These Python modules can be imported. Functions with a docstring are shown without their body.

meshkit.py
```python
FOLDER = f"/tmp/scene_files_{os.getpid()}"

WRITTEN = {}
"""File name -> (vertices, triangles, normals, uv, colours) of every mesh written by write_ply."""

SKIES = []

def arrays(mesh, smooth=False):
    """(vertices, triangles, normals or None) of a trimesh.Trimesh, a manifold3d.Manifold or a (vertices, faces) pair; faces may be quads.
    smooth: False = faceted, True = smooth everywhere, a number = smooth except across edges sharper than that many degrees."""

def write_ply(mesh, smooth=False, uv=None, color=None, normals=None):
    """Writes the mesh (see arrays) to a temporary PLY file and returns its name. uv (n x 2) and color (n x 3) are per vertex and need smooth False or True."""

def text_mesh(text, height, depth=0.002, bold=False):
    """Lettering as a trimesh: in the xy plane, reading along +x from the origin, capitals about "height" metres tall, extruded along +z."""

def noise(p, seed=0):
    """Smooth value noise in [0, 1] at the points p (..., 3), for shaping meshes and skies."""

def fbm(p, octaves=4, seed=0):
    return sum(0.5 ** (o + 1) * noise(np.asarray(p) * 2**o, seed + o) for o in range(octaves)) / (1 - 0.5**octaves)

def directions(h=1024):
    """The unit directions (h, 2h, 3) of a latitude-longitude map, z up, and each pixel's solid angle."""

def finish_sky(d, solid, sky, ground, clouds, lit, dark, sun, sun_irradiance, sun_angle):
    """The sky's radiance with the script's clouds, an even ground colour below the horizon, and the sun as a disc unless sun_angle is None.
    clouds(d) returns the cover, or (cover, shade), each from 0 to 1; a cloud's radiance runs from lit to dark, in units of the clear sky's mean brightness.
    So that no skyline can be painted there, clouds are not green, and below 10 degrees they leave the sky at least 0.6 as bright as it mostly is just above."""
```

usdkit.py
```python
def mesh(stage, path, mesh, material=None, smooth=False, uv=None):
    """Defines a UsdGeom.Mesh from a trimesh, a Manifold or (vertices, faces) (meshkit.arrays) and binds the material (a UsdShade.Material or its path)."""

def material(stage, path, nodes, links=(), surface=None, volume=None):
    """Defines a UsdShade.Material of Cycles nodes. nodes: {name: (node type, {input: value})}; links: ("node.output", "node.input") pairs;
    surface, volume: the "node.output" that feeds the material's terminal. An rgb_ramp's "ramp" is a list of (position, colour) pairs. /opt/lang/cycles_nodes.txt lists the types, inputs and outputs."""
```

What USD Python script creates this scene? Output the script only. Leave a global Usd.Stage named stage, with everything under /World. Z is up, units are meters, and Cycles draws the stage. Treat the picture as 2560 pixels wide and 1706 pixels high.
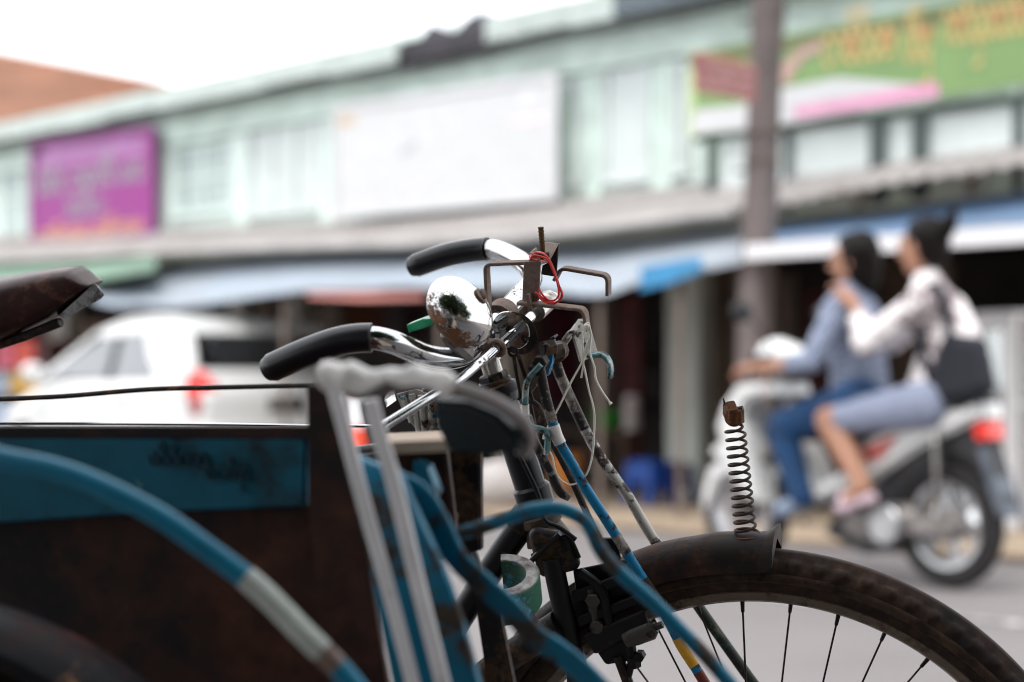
import math, random
import numpy as np, trimesh, usdkit, meshkit
import manifold3d as m3
from shapely.geometry import Polygon, LineString, Point
from shapely.ops import unary_union
from pxr import Usd, UsdGeom, UsdLux, UsdShade, Sdf, Gf

random.seed(7)
rng = np.random.default_rng(7)
stage = Usd.Stage.CreateInMemory()
UsdGeom.SetStageUpAxis(stage, 'Z')
UsdGeom.SetStageMetersPerUnit(stage, 1.0)
UsdGeom.Xform.Define(stage, '/World')
stage.SetDefaultPrim(stage.GetPrimAtPath('/World'))
UsdGeom.Scope.Define(stage, '/World/Looks')

# ------------------------------------------------------------------ camera, sky, sun, exposure
FOCAL = 65.0
H = 0.88                       # lens height
F = FOCAL / 36.0 * 2560        # focal length in photograph pixels
HORIZON = 960.0
cam = UsdGeom.Camera.Define(stage, '/World/camera')
cam.AddTranslateOp().Set(Gf.Vec3d(0, 0, H))
cam.AddRotateXOp().Set(90.0)
cam.CreateHorizontalApertureAttr(36.0)
cam.CreateVerticalApertureAttr(36.0 * 682 / 1024)
cam.CreateFocalLengthAttr(FOCAL)
cam.CreateVerticalApertureOffsetAttr((HORIZON - 853.0) / 2560 * 36.0)   # rising front: verticals stay vertical
cam.CreateFStopAttr(2.8)
cam.CreateFocusDistanceAttr(2.0)
cam.CreateClippingRangeAttr(Gf.Vec2f(0.05, 5000))
cam.CreateExposureAttr(0.72)

SUN_EL, SUN_AZ = math.radians(60), math.radians(195)     # azimuth = atan2(x, y): high, behind the viewpoint, diffused by cloud
dome = UsdLux.DomeLight.Define(stage, '/World/sky')
dome.GetPrim().SetCustomDataByKey('kind', 'structure')
sky = usdkit.material(stage, '/World/Looks/overcast_sky', {
    'tc': ('texture_coordinate', {}),
    'sky': ('sky_texture', {'sky_type': 'single_scattering', 'sun_disc': False, 'sun_elevation': SUN_EL, 'sun_rotation': SUN_AZ}),
    'n': ('noise_texture', {'scale': 2.2, 'detail': 5.0, 'roughness': 0.55}),
    'cr': ('rgb_ramp', {'ramp': [(0.25, (7.6, 8.0, 8.6)), (0.75, (11.0, 11.0, 11.0))]}),
    'mx': ('mix_color', {'fac': 0.92, 'use_clamp': False}),
    'bg': ('background_shader', {'strength': 0.15})},
    [('tc.generated', 'n.vector'), ('n.fac', 'cr.fac'), ('sky.color', 'mx.a'), ('cr.color', 'mx.b'), ('mx.result', 'bg.color')], surface='bg.background')
UsdShade.MaterialBindingAPI.Apply(dome.GetPrim()).Bind(sky)
sun = UsdLux.DistantLight.Define(stage, '/World/sun')
sun.CreateNormalizeAttr(True); sun.CreateIntensityAttr(0.4); sun.CreateAngleAttr(25.0); sun.CreateColorAttr(Gf.Vec3f(1.0, 0.97, 0.92))
sun.AddRotateZOp().Set(-math.degrees(SUN_AZ)); sun.AddRotateXOp().Set(-(90 - math.degrees(SUN_EL)))   # -z then points away from the sun

# ------------------------------------------------------------------ naming and tagging helpers
V = lambda *a: np.array(a, float)
_used = {}
def path_for(parent, name):
    n = _used.get((parent, name), 0); _used[(parent, name)] = n + 1
    return f'{parent}/{name}' + (f'_{n:03d}' if n else '')
class Node:
    def __init__(s, prim, loc): s.prim, s.loc, s.path = prim, np.asarray(loc, float), str(prim.GetPath())
def tag(prim, label=None, cat=None, group=None, kind=None):
    for k, v in (('label', label), ('category', cat), ('group', group), ('kind', kind)):
        if v: prim.SetCustomDataByKey(k, v)
GROUPS = {'street_tree': 'street trees on the near pavement', 'corrugated_canopy': 'corrugated canopies along the shophouse', 'tarpaulin_awning': 'tarpaulin awnings along the shops', 'crate': 'goods on the market stand',
          'plastic_stool': 'plastic stools by the white pillar', 'hanging_cloth': 'cloths hanging in the dark shops', 'person': 'riders on the motorcycle'}
def thing(name, label, cat, loc=(0, 0, 0), group=None, kind=None):
    group = group or GROUPS.get(name)
    x = UsdGeom.Xform.Define(stage, path_for('/World', name)); x.AddTranslateOp().Set(Gf.Vec3d(*map(float, loc)))
    tag(x.GetPrim(), label, cat, group, kind)
    return Node(x.GetPrim(), loc)
def as_tm(mesh):
    if isinstance(mesh, (list,)): return trimesh.util.concatenate([as_tm(m) for m in mesh])
    if hasattr(mesh, 'to_mesh'):
        m = mesh.to_mesh(); return trimesh.Trimesh(np.array(m.vert_properties[:, :3]), np.array(m.tri_verts), process=False)
    return mesh
def part(parent, name, mesh, mat, label=None, smooth=35, kind=None):
    """one Mesh prim; mesh vertices are in world space and are brought into the parent thing's space"""
    tm = as_tm(mesh)
    loc = parent.loc if parent else np.zeros(3)
    v = np.asarray(tm.vertices) - loc
    p = path_for(parent.path if parent else '/World', name)
    m = usdkit.mesh(stage, p, (v, np.asarray(tm.faces)), mat, smooth=smooth)
    tag(m.GetPrim(), label, None, None, kind)
    return Node(m.GetPrim(), loc)
def solo(name, mesh, mat, label=None, cat=None, group=None, kind=None, smooth=35):
    n = part(None, name, mesh, mat, smooth=smooth); tag(n.prim, label, cat, group or GROUPS.get(name), kind); return n

# ------------------------------------------------------------------ materials
def _ramp2(t0, c0, t1, c1): return {'ramp': [(t0, c0), (t1, c1)]}
def M(name, col, rough=0.6, metal=0.0, var=0.2, scale=8.0, bump=0.0, bscale=60.0, spec=0.35, coat=0.0, tint=None):
    """plain surface with mottled tone and optional fine relief"""
    c = np.array(col, float); lo = tuple(c * (1 - var)); hi = tuple(np.minimum(c * (1 + var), 1.0)) if tint is None else tuple(tint)
    nodes = {'tc': ('texture_coordinate', {}),
             'n': ('noise_texture', {'scale': scale, 'detail': 6.0, 'roughness': 0.62}),
             'r': ('rgb_ramp', {'ramp': [(0.3, lo), (0.7, hi)]}),
             'rr': ('map_range', {'from_min': 0.3, 'from_max': 0.7, 'to_min': max(rough * 0.8, 0.02), 'to_max': min(rough * 1.2, 1)}),
             'p': ('principled_bsdf', {'metallic': metal, 'specular_ior_level': spec, 'coat_weight': coat})}
    links = [('tc.object', 'n.vector'), ('n.fac', 'r.fac'), ('r.color', 'p.base_color'), ('n.fac', 'rr.value'), ('rr.result', 'p.roughness')]
    if bump:
        nodes['bn'] = ('noise_texture', {'scale': bscale, 'detail': 4.0}); nodes['b'] = ('bump', {'strength': bump, 'distance': 0.4 / bscale})
        links += [('tc.object', 'bn.vector'), ('bn.fac', 'b.height'), ('b.normal', 'p.normal')]
    return usdkit.material(stage, '/World/Looks/' + name, nodes, links, surface='p.BSDF')
def worn(name, paint, under, amount=0.45, scale=30.0, rough=0.45, under_rough=0.8, third=None, third_at=0.62, metal=0.0, under_metal=0.0, soft=0.015, grime=0.25, bump=0.25, stretch=(1, 1, 1), spec=0.22):
    """paint (or chrome) that has flaked away in patches, showing what is under it"""
    under = np.array(under, float)
    nodes = {'tc': ('texture_coordinate', {}), 'mp': ('mapping', {'scale': stretch}),
             'n': ('noise_texture', {'scale': scale, 'detail': 9.0, 'roughness': 0.68}),
             'n2': ('noise_texture', {'scale': scale * 0.23, 'detail': 5.0, 'roughness': 0.6}),
             'n3': ('noise_texture', {'scale': scale * 2.7, 'detail': 4.0, 'roughness': 0.6}),
             'ma': ('math', {'math_type': 'multiply_add', 'value2': 0.55}),
             'sc': ('math', {'math_type': 'multiply', 'value2': 0.45}),
             'mask': ('rgb_ramp', {'ramp': [(amount - soft, (1, 1, 1)), (amount + soft, (0, 0, 0))]}),
             'pc': ('rgb_ramp', {'ramp': [(0.3, tuple(np.array(paint) * (1 - grime))), (0.62, tuple(paint)), (0.8, tuple(np.minimum(np.array(paint) * (1 + grime * 0.6), 1)))]}),
             'uc': ('rgb_ramp', {'ramp': [(0.32, tuple(under * 0.45)), (0.6, tuple(under)), (0.75, tuple(np.minimum(under * 1.5, 1)))]}),
             'mx': ('mix_color', {}),
             'ro': ('mix_float', {'a': rough, 'b': under_rough}), 'me': ('mix_float', {'a': metal, 'b': under_metal}),
             'b': ('bump', {'strength': bump, 'distance': 0.0015, 'invert': True}),
             'p': ('principled_bsdf', {'specular_ior_level': spec})}
    links = [('tc.object', 'mp.vector'), ('mp.vector', 'n.vector'), ('mp.vector', 'n2.vector'), ('tc.object', 'n3.vector'), ('n2.fac', 'sc.value1'), ('n.fac', 'ma.value1'), ('sc.value', 'ma.value3'),
             ('ma.value', 'mask.fac'), ('n3.fac', 'uc.fac'), ('n.fac', 'pc.fac'), ('mask.color', 'mx.fac'), ('pc.color', 'mx.a'), ('uc.color', 'mx.b'),
             ('mask.color', 'ro.fac'), ('mask.color', 'me.fac'), ('ro.result', 'p.roughness'), ('me.result', 'p.metallic'), ('mask.color', 'b.height'), ('b.normal', 'p.normal')]
    out = 'mx.result'
    if third is not None:
        nodes['n4'] = ('noise_texture', {'scale': scale * 0.6, 'detail': 8.0, 'roughness': 0.7}); nodes['off'] = ('mapping', {'location': (3.1, 7.7, 1.3)})
        nodes['m4'] = ('rgb_ramp', {'ramp': [(third_at, (0, 0, 0)), (third_at + 0.02, (1, 1, 1))]})
        nodes['mx4'] = ('mix_color', {'b': third})
        links += [('tc.object', 'off.vector'), ('off.vector', 'n4.vector'), ('n4.fac', 'm4.fac'), ('m4.color', 'mx4.fac'), ('mx.result', 'mx4.a')]; out = 'mx4.result'
    links.append((out, 'p.base_color'))
    return usdkit.material(stage, '/World/Looks/' + name, nodes, links, surface='p.BSDF')
def glass_mat(name, tint=(0.85, 0.9, 0.9), refl=0.18):
    return usdkit.material(stage, '/World/Looks/' + name, {
        't': ('transparent_bsdf', {'color': tint}), 'g': ('glossy_bsdf', {'color': (1, 1, 1), 'roughness': 0.03}),
        'lw': ('layer_weight', {'blend': 0.25}), 'ad': ('math', {'math_type': 'multiply_add', 'value2': 0.6, 'value3': refl, 'use_clamp': True}), 'm': ('mix_closure', {})},
        [('lw.facing', 'ad.value1'), ('ad.value', 'm.fac'), ('t.BSDF', 'm.closure1'), ('g.BSDF', 'm.closure2')], surface='m.closure')

# ------------------------------------------------------------------ shape helpers
def norm(a): a = np.asarray(a, float); return a / (np.linalg.norm(a) + 1e-12)
def spline(pts, n=8):
    """Catmull-Rom through pts"""
    P = np.asarray(pts, float)
    if len(P) < 3: return P
    Q = np.vstack([2 * P[0] - P[1], P, 2 * P[-1] - P[-2]]); out = []
    for i in range(1, len(Q) - 2):
        p0, p1, p2, p3 = Q[i - 1:i + 3]
        for t in np.linspace(0, 1, n, endpoint=False):
            out.append(0.5 * (2 * p1 + (p2 - p0) * t + (2 * p0 - 5 * p1 + 4 * p2 - p3) * t * t + (3 * p1 - p0 - 3 * p2 + p3) * t ** 3))
    return np.array(out + [P[-1]])
def rounded(pts, r=0.006, n=5):
    """polyline with its corners rounded to about r"""
    P = np.asarray(pts, float); out = [P[0]]
    for a, b, c in zip(P[:-2], P[1:-1], P[2:]):
        k = min(r, 0.45 * np.linalg.norm(a - b), 0.45 * np.linalg.norm(c - b))
        s, e = b + norm(a - b) * k, b + norm(c - b) * k
        out += [(1 - t) ** 2 * s + 2 * t * (1 - t) * b + t * t * e for t in np.linspace(0, 1, n)]
    return np.array(out + [P[-1]])
def sweep(pts, prof, up=None, closed=False, scale=None):
    """sweeps a closed 2-D profile (k,2) along pts; the profile's y axis follows up where given, else a parallel frame"""
    P = np.asarray(pts, float); prof = np.asarray(prof, float); n, k = len(P), len(prof)
    T = np.array([norm((P[(i + 1) % n] - P[i - 1]) if closed else (P[min(i + 1, n - 1)] - P[max(i - 1, 0)])) for i in range(n)])
    u = norm(up) if up is not None else norm(np.cross(T[0], V(0.3, 0.2, 1.0) if abs(T[0][2]) < 0.9 else V(1, 0, 0)))
    rows = []
    for i in range(n):
        if up is not None: u = norm(up if np.ndim(up) == 1 else up[i])
        u2 = norm(u - T[i] * (u @ T[i])); u = u2 if up is None else u
        s = np.cross(T[i], u2); f = 1.0 if scale is None else scale[i]
        rows.append(P[i] + f * (prof[:, :1] * s + prof[:, 1:] * u2))
    v = np.vstack(rows); faces = []
    m = n if closed else n - 1
    i, j = np.meshgrid(np.arange(m), np.arange(k), indexing='ij'); i, j = i.ravel(), j.ravel(); i2, j2 = (i + 1) % n, (j + 1) % k
    a, b, c, d = i * k + j, i * k + j2, i2 * k + j2, i2 * k + j
    faces = np.vstack([np.c_[a, c, b], np.c_[a, d, c]])
    if not closed:
        ctr = len(v); v = np.vstack([v, rows[0].mean(0), rows[-1].mean(0)]); q = np.arange(k); q2 = (q + 1) % k
        faces = np.vstack([faces, np.c_[np.full(k, ctr), q, q2], np.c_[np.full(k, ctr + 1), (n - 1) * k + q2, (n - 1) * k + q]])
    tm = trimesh.Trimesh(v, faces, process=False)
    if tm.volume < 0: tm.invert()
    return tm
def circle(r, k=12): a = np.arange(k) * 2 * math.pi / k; return np.c_[r * np.cos(a), r * np.sin(a)]
def rect(w, h, c=0.15):
    c = min(w, h) * c; x, y = w / 2, h / 2
    return np.array([(x - c, -y), (x, -y + c), (x, y - c), (x - c, y), (-x + c, y), (-x, y - c), (-x, -y + c), (-x + c, -y)])
def tube(pts, r, k=12, closed=False, scale=None): return sweep(pts, circle(r, k), closed=closed, scale=scale)
def bar(pts, w, t, up, c=0.15): return sweep(pts, rect(w, t, c), up=up)      # w across, t along up
def ring(c, axis, r, prof, n=48, a0=0.0, a1=2 * math.pi, e1=None):
    """sweeps prof (x radial, y axial) round a circle"""
    axis = norm(axis); e1 = norm(np.cross(axis, V(0.1, 0.2, 1)) if e1 is None else e1 - axis * (axis @ e1)); e2 = np.cross(axis, e1)
    full = abs(a1 - a0 - 2 * math.pi) < 1e-6
    A = np.linspace(a0, a1, n, endpoint=not full); prof = np.asarray(prof, float); k = len(prof)
    rows = [c + (r + prof[:, :1]) * (math.cos(a) * e1 + math.sin(a) * e2) + prof[:, 1:] * axis for a in A]
    v = np.vstack(rows); m = n if full else n - 1
    i, j = np.meshgrid(np.arange(m), np.arange(k), indexing='ij'); i, j = i.ravel(), j.ravel(); i2, j2 = (i + 1) % n, (j + 1) % k
    a, b, cc, d = i * k + j, i * k + j2, i2 * k + j2, i2 * k + j
    f = np.vstack([np.c_[a, b, cc], np.c_[a, cc, d]])
    if not full:
        x = len(v); v = np.vstack([v, rows[0].mean(0), rows[-1].mean(0)]); q = np.arange(k); q2 = (q + 1) % k
        f = np.vstack([f, np.c_[np.full(k, x), q2, q], np.c_[np.full(k, x + 1), (n - 1) * k + q, (n - 1) * k + q2]])
    tm = trimesh.Trimesh(v, f, process=False)
    if tm.volume < 0: tm.invert()
    return tm
def disc(c, axis, r, h, n=24, bevel=0.15):
    b = min(r, h) * bevel; return ring(np.asarray(c, float), axis, 0.0, [(1e-5, -h / 2), (r - b, -h / 2), (r, -h / 2 + b), (r, h / 2 - b), (r - b, h / 2), (1e-5, h / 2)], n)
def cyl(a, b, r, k=16, r2=None): return tube([a, b], r, k) if r2 is None else sweep([a, b], circle(1, k), scale=[r, r2])
def box(x0, x1, y0, y1, z0, z1, bev=0.0, T=None):
    if bev > 0:
        m = m3.Manifold.hull_points([(x, y, z) for sx, sy, sz in ((0, bev, bev), (bev, 0, bev), (bev, bev, 0)) for x in (x0 + sx, x1 - sx) for y in (y0 + sy, y1 - sy) for z in (z0 + sz, z1 - sz)])
        tm = as_tm(m)
    else:
        tm = trimesh.creation.box(bounds=[(x0, y0, z0), (x1, y1, z1)])
    return xf(tm, T)
def xf(tm, T):
    if T is None: return tm
    tm = as_tm(tm).copy(); v = T(np.asarray(tm.vertices)); tm = trimesh.Trimesh(v, np.asarray(tm.faces), process=False)
    return tm
def hull(pts): return as_tm(m3.Manifold.hull_points([tuple(map(float, p)) for p in pts]))
def prism(poly, o, ex, ey, depth, both=True):
    """polygon (shapely or list) in the plane o + x ex + y ey, with a thickness along ex x ey, centred (both) or from the plane outward"""
    P = poly if hasattr(poly, 'geom_type') else Polygon(poly)
    geoms = [g for g in (getattr(P, 'geoms', None) or [P]) if g.geom_type == 'Polygon' and g.area > 0]
    ms = [trimesh.creation.extrude_polygon(g, depth, engine='earcut') for g in geoms]
    tm = trimesh.util.concatenate(ms); v = np.asarray(tm.vertices); ez = norm(np.cross(ex, ey))
    w = np.asarray(o) + v[:, :1] * ex + v[:, 1:2] * ey + (v[:, 2:] - (depth / 2 if both else 0)) * ez
    return trimesh.Trimesh(w, np.asarray(tm.faces), process=False)
def ellipsoid(c, r, R=None, sub=3):
    s = trimesh.creation.icosphere(subdivisions=sub); v = np.asarray(s.vertices) * np.asarray(r)
    if R is not None: v = v @ np.asarray(R)      # rows of R: the axes
    return trimesh.Trimesh(v + np.asarray(c), s.faces, process=False)
def bones(chains, edge=0.03, smooth=8, grow=0.0):
    """chains: lists of (point, radius); hulls of consecutive spheres joined into one smooth skin"""
    sph = lambda p, r: as_tm(ellipsoid(p, [r + grow] * 3, sub=2)).vertices
    parts = []
    for ch in chains:
        for (p, r), (q, s) in zip(ch[:-1], ch[1:]):
            parts.append(m3.Manifold.hull_points([tuple(x) for x in np.vstack([sph(p, r), sph(q, s)])]))
    m = m3.Manifold.batch_boolean(parts, m3.OpType.Add).refine_to_length(edge)
    tm = as_tm(m); tm = trimesh.Trimesh(tm.vertices, tm.faces, process=True)
    if smooth: trimesh.smoothing.filter_taubin(tm, iterations=smooth)
    return tm
CAM = V(0, 0, H)
def ray(px, py): return V((px - 1280) / F, 1.0, (HORIZON - py) / F)
def at(px, py, d): return CAM + ray(px, py) * d
def hit(px, py, o, n):
    r = ray(px, py); return CAM + r * (((np.asarray(o) - CAM) @ n) / (r @ n))

# ------------------------------------------------------------------ looks
road_m = usdkit.material(stage, '/World/Looks/worn_asphalt', {
    'tc': ('texture_coordinate', {}), 'n': ('noise_texture', {'scale': 0.55, 'detail': 7.0, 'roughness': 0.6}), 'g': ('noise_texture', {'scale': 160.0, 'detail': 3.0}),
    'r': ('rgb_ramp', {'ramp': [(0.3, (0.165, 0.150, 0.149)), (0.7, (0.225, 0.206, 0.204))]}), 'gr': ('rgb_ramp', {'ramp': [(0.3, (0.72, 0.72, 0.72)), (0.7, (1, 1, 1))]}),
    'm': ('mix_color', {'blend_type': 'multiply', 'fac': 1.0}), 'b': ('bump', {'strength': 0.5, 'distance': 0.004}), 'p': ('principled_bsdf', {'roughness': 0.85, 'specular_ior_level': 0.3})},
    [('tc.object', 'n.vector'), ('tc.object', 'g.vector'), ('n.fac', 'r.fac'), ('g.fac', 'gr.fac'), ('r.color', 'm.a'), ('gr.color', 'm.b'), ('m.result', 'p.base_color'), ('g.fac', 'b.height'), ('b.normal', 'p.normal')], surface='p.BSDF')
dirt_m = M('tan_dirt', (0.30, 0.23, 0.165), 0.9, var=0.25, scale=1.6, bump=0.4, bscale=40)
line_m = worn('worn_road_paint', (0.5, 0.48, 0.46), (0.25, 0.23, 0.23), 0.5, 9.0, 0.7)
mint_m = worn('mint_wall_paint', (0.70, 0.80, 0.75), (0.33, 0.36, 0.31), 0.34, 2.2, 0.7, soft=0.07, grime=0.2)
mint_dark_m = M('mint_frame_paint', (0.56, 0.67, 0.61), 0.6, var=0.25, scale=3)
pale_m = M('pale_shutter_paint', (0.58, 0.63, 0.615), 0.6, var=0.12, scale=2.5)
pane_m = M('grey_window_pane', (0.38, 0.46, 0.44), 0.25, var=0.2, scale=2)
white_m = M('offwhite_paint', (0.70, 0.69, 0.70), 0.6, var=0.05, scale=1.5)
fascia_m = worn('weathered_white_fascia', (0.48, 0.54, 0.51), (0.30, 0.30, 0.26), 0.37, 3.0, 0.7, soft=0.08, grime=0.2)
roofdark_m = M('old_dark_roofing', (0.062, 0.058, 0.066), 0.8, var=0.4, scale=3)
slate_m = M('slate_blue_metal', (0.10, 0.125, 0.145), 0.6, var=0.3, scale=2)
zinc_m = M('grey_corrugated_sheet', (0.40, 0.375, 0.36), 0.6, var=0.3, scale=1.8)
rustzinc_m = worn('rusty_corrugated_sheet', (0.31, 0.285, 0.275), (0.22, 0.16, 0.12), 0.40, 2.5, 0.65, soft=0.06, grime=0.3)
tarp_m = worn('light_blue_tarpaulin', (0.30, 0.345, 0.40), (0.42, 0.44, 0.47), 0.46, 1.2, 0.55, under_rough=0.5, soft=0.08, grime=0.25)
tarp2_m = worn('blue_tarpaulin', (0.115, 0.19, 0.31), (0.26, 0.27, 0.27), 0.48, 1.3, 0.55, under_rough=0.6, soft=0.08, grime=0.25)
cyan_m = M('cyan_plastic', (0.02, 0.17, 0.34), 0.45, var=0.15)
green_tarp_m = M('green_tarpaulin', (0.14, 0.23, 0.165), 0.55, var=0.3, scale=1.5)
pink_tarp_m = M('faded_red_tarpaulin', (0.50, 0.20, 0.17), 0.6, var=0.3, scale=2)
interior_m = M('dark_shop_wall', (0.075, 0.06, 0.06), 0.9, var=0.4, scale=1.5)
wood_dark_m = M('dark_brown_wood', (0.10, 0.065, 0.045), 0.8, var=0.4, scale=4)
beige_m = M('beige_post_paint', (0.40, 0.37, 0.33), 0.7, var=0.2, scale=2)
postwhite_m = M('greenish_white_post', (0.42, 0.44, 0.41), 0.7, var=0.2, scale=2)
brown_m = M('brown_timber', (0.16, 0.125, 0.105), 0.85, var=0.3, scale=4)
red_wood_m = M('maroon_timber', (0.12, 0.035, 0.035), 0.8, var=0.4, scale=4)
tile_m = M('orange_clay_tile', (0.30, 0.155, 0.10), 0.85, var=0.3, scale=1.2)
concrete_m = M('mildewed_concrete', (0.135, 0.11, 0.105), 0.9, var=0.4, scale=2.4, bump=0.2, bscale=20)
rail_m = M('dark_green_rail', (0.07, 0.09, 0.085), 0.6)
purple_m = M('purple_banner_vinyl', (0.24, 0.028, 0.19), 0.5, var=0.12, scale=0.7)
purple_hi_m = M('dull_violet_print', (0.36, 0.15, 0.34), 0.5, var=0.15, scale=3)
greyteal_m = M('grey_green_lettering', (0.25, 0.33, 0.30), 0.5)
yellow_m = M('yellow_lettering', (0.72, 0.42, 0.16), 0.5)
lime_m = worn('green_banner_vinyl', (0.20, 0.31, 0.125), (0.27, 0.40, 0.16), 0.40, 0.8, 0.5, under_rough=0.5, soft=0.12, grime=0.2)
banner_white_m = M('white_banner_print', (0.535, 0.535, 0.54), 0.5, var=0.06)
pink_m = M('pink_banner_print', (0.62, 0.28, 0.42), 0.5, var=0.1)
orange_m = M('orange_lettering', (0.60, 0.42, 0.17), 0.5, var=0.15)
redtext_m = M('red_orange_lettering', (0.44, 0.20, 0.09), 0.5, var=0.15)
signred_m = M('faded_red_sign', (0.27, 0.105, 0.105), 0.6, var=0.2, scale=4)
inkfaint_m = M('faint_grey_print', (0.42, 0.44, 0.47), 0.6)
inkpink_m = M('faint_pink_print', (0.74, 0.60, 0.64), 0.6)
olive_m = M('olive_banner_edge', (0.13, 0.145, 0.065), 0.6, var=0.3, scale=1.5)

# ------------------------------------------------------------------ ground
FO = V(0.955, 13.8, 0.0)                              # a point on the foot of the shopfront
FR = V(0.679, -0.734, 0.0) / math.hypot(0.679, 0.734) # along the street, to the right
FB = V(-FR[1], FR[0], 0.0)                            # into the building
def L(p):                                             # (along, inward, up) -> world
    p = np.asarray(p, float); return FO + p[..., :1] * FR + p[..., 1:2] * FB + p[..., 2:] * V(0, 0, 1)
def fp(px, py, b=0.0):                                # pixel on the facade-parallel plane at inward offset b -> (along, b, up)
    q = hit(px, py, FO + b * FB, FB) - FO; return V(q @ FR, b, q[2])
def fbox(s0, s1, b0, b1, z0, z1, bev=0.0): return box(s0, s1, b0, b1, z0, z1, bev, L)

g = np.linspace(-1, 1, 61); g = np.sign(g) * np.abs(g) ** 2.2 * 400
X, Y = np.meshgrid(g, g + 20, indexing='ij'); n = 61
gv = np.c_[X.ravel(), Y.ravel(), np.zeros(n * n)]
i, j = np.meshgrid(np.arange(n - 1), np.arange(n - 1), indexing='ij'); i, j = i.ravel(), j.ravel()
gf = np.vstack([np.c_[i * n + j, (i + 1) * n + j, (i + 1) * n + j + 1], np.c_[i * n + j, (i + 1) * n + j + 1, i * n + j + 1]])
solo('road', trimesh.Trimesh(gv, gf, process=False), road_m, 'worn pinkish grey asphalt road between the trishaw and the shops', 'road', kind='structure', smooth=False)
solo('dirt_verge', fbox(-40, 30, -2.1, 0.6, 0.004, 0.06, 0.02), dirt_m, 'tan dirt strip along the foot of the shopfronts', 'verge', kind='structure')
q = hit(2480, 1555, V(0, 0, 0), V(0, 0, 1)) - FO
solo('road_line', fbox(-30, 20, q @ FB - 0.05, q @ FB + 0.05, 0.003, 0.006), line_m, 'faint worn white line along the road', 'road line', kind='structure', smooth=False)
# a paved footway on the near side of the road, behind the photographer
solo('pavement', box(-40, 40, -14, -1.6, 0.0, 0.12, 0.02), M('grimy_pavement', (.13, .12, .11), .9, var=.3, scale=2), 'concrete pavement on the near side of the road', 'pavement', kind='structure')

# ------------------------------------------------------------------ the long green shophouse
sL, sR = fp(-260, 900)[0], fp(2900, 900)[0]
zf_bot = fp(446, 268, -0.28)[2]; zf_top = fp(446, 216, -0.28)[2]
z_mid = fp(1000, 590)[2]                              # where canopy meets wall
ztopw = zf_bot + 0.05
bld = thing('shophouse', 'long two-storey mint green wooden shophouse with open dark shops below', 'shophouse', FO)
part(bld, 'upper_wall', [fbox(sL, sR, 0.0, 0.12, z_mid - 0.25, ztopw + 0.25)], mint_m)
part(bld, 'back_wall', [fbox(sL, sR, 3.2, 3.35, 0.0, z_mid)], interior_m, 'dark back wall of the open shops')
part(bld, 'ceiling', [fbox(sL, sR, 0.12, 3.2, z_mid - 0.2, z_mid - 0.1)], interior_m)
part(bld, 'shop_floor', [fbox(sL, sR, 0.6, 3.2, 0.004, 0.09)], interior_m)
part(bld, 'end_wall', [fbox(sL - 0.12, sL, 0.0, 3.35, 0, ztopw + .2)], interior_m); part(bld, 'end_wall', [fbox(sR, sR + 0.12, 0.0, 3.35, 0, ztopw + .2)], interior_m)
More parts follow.
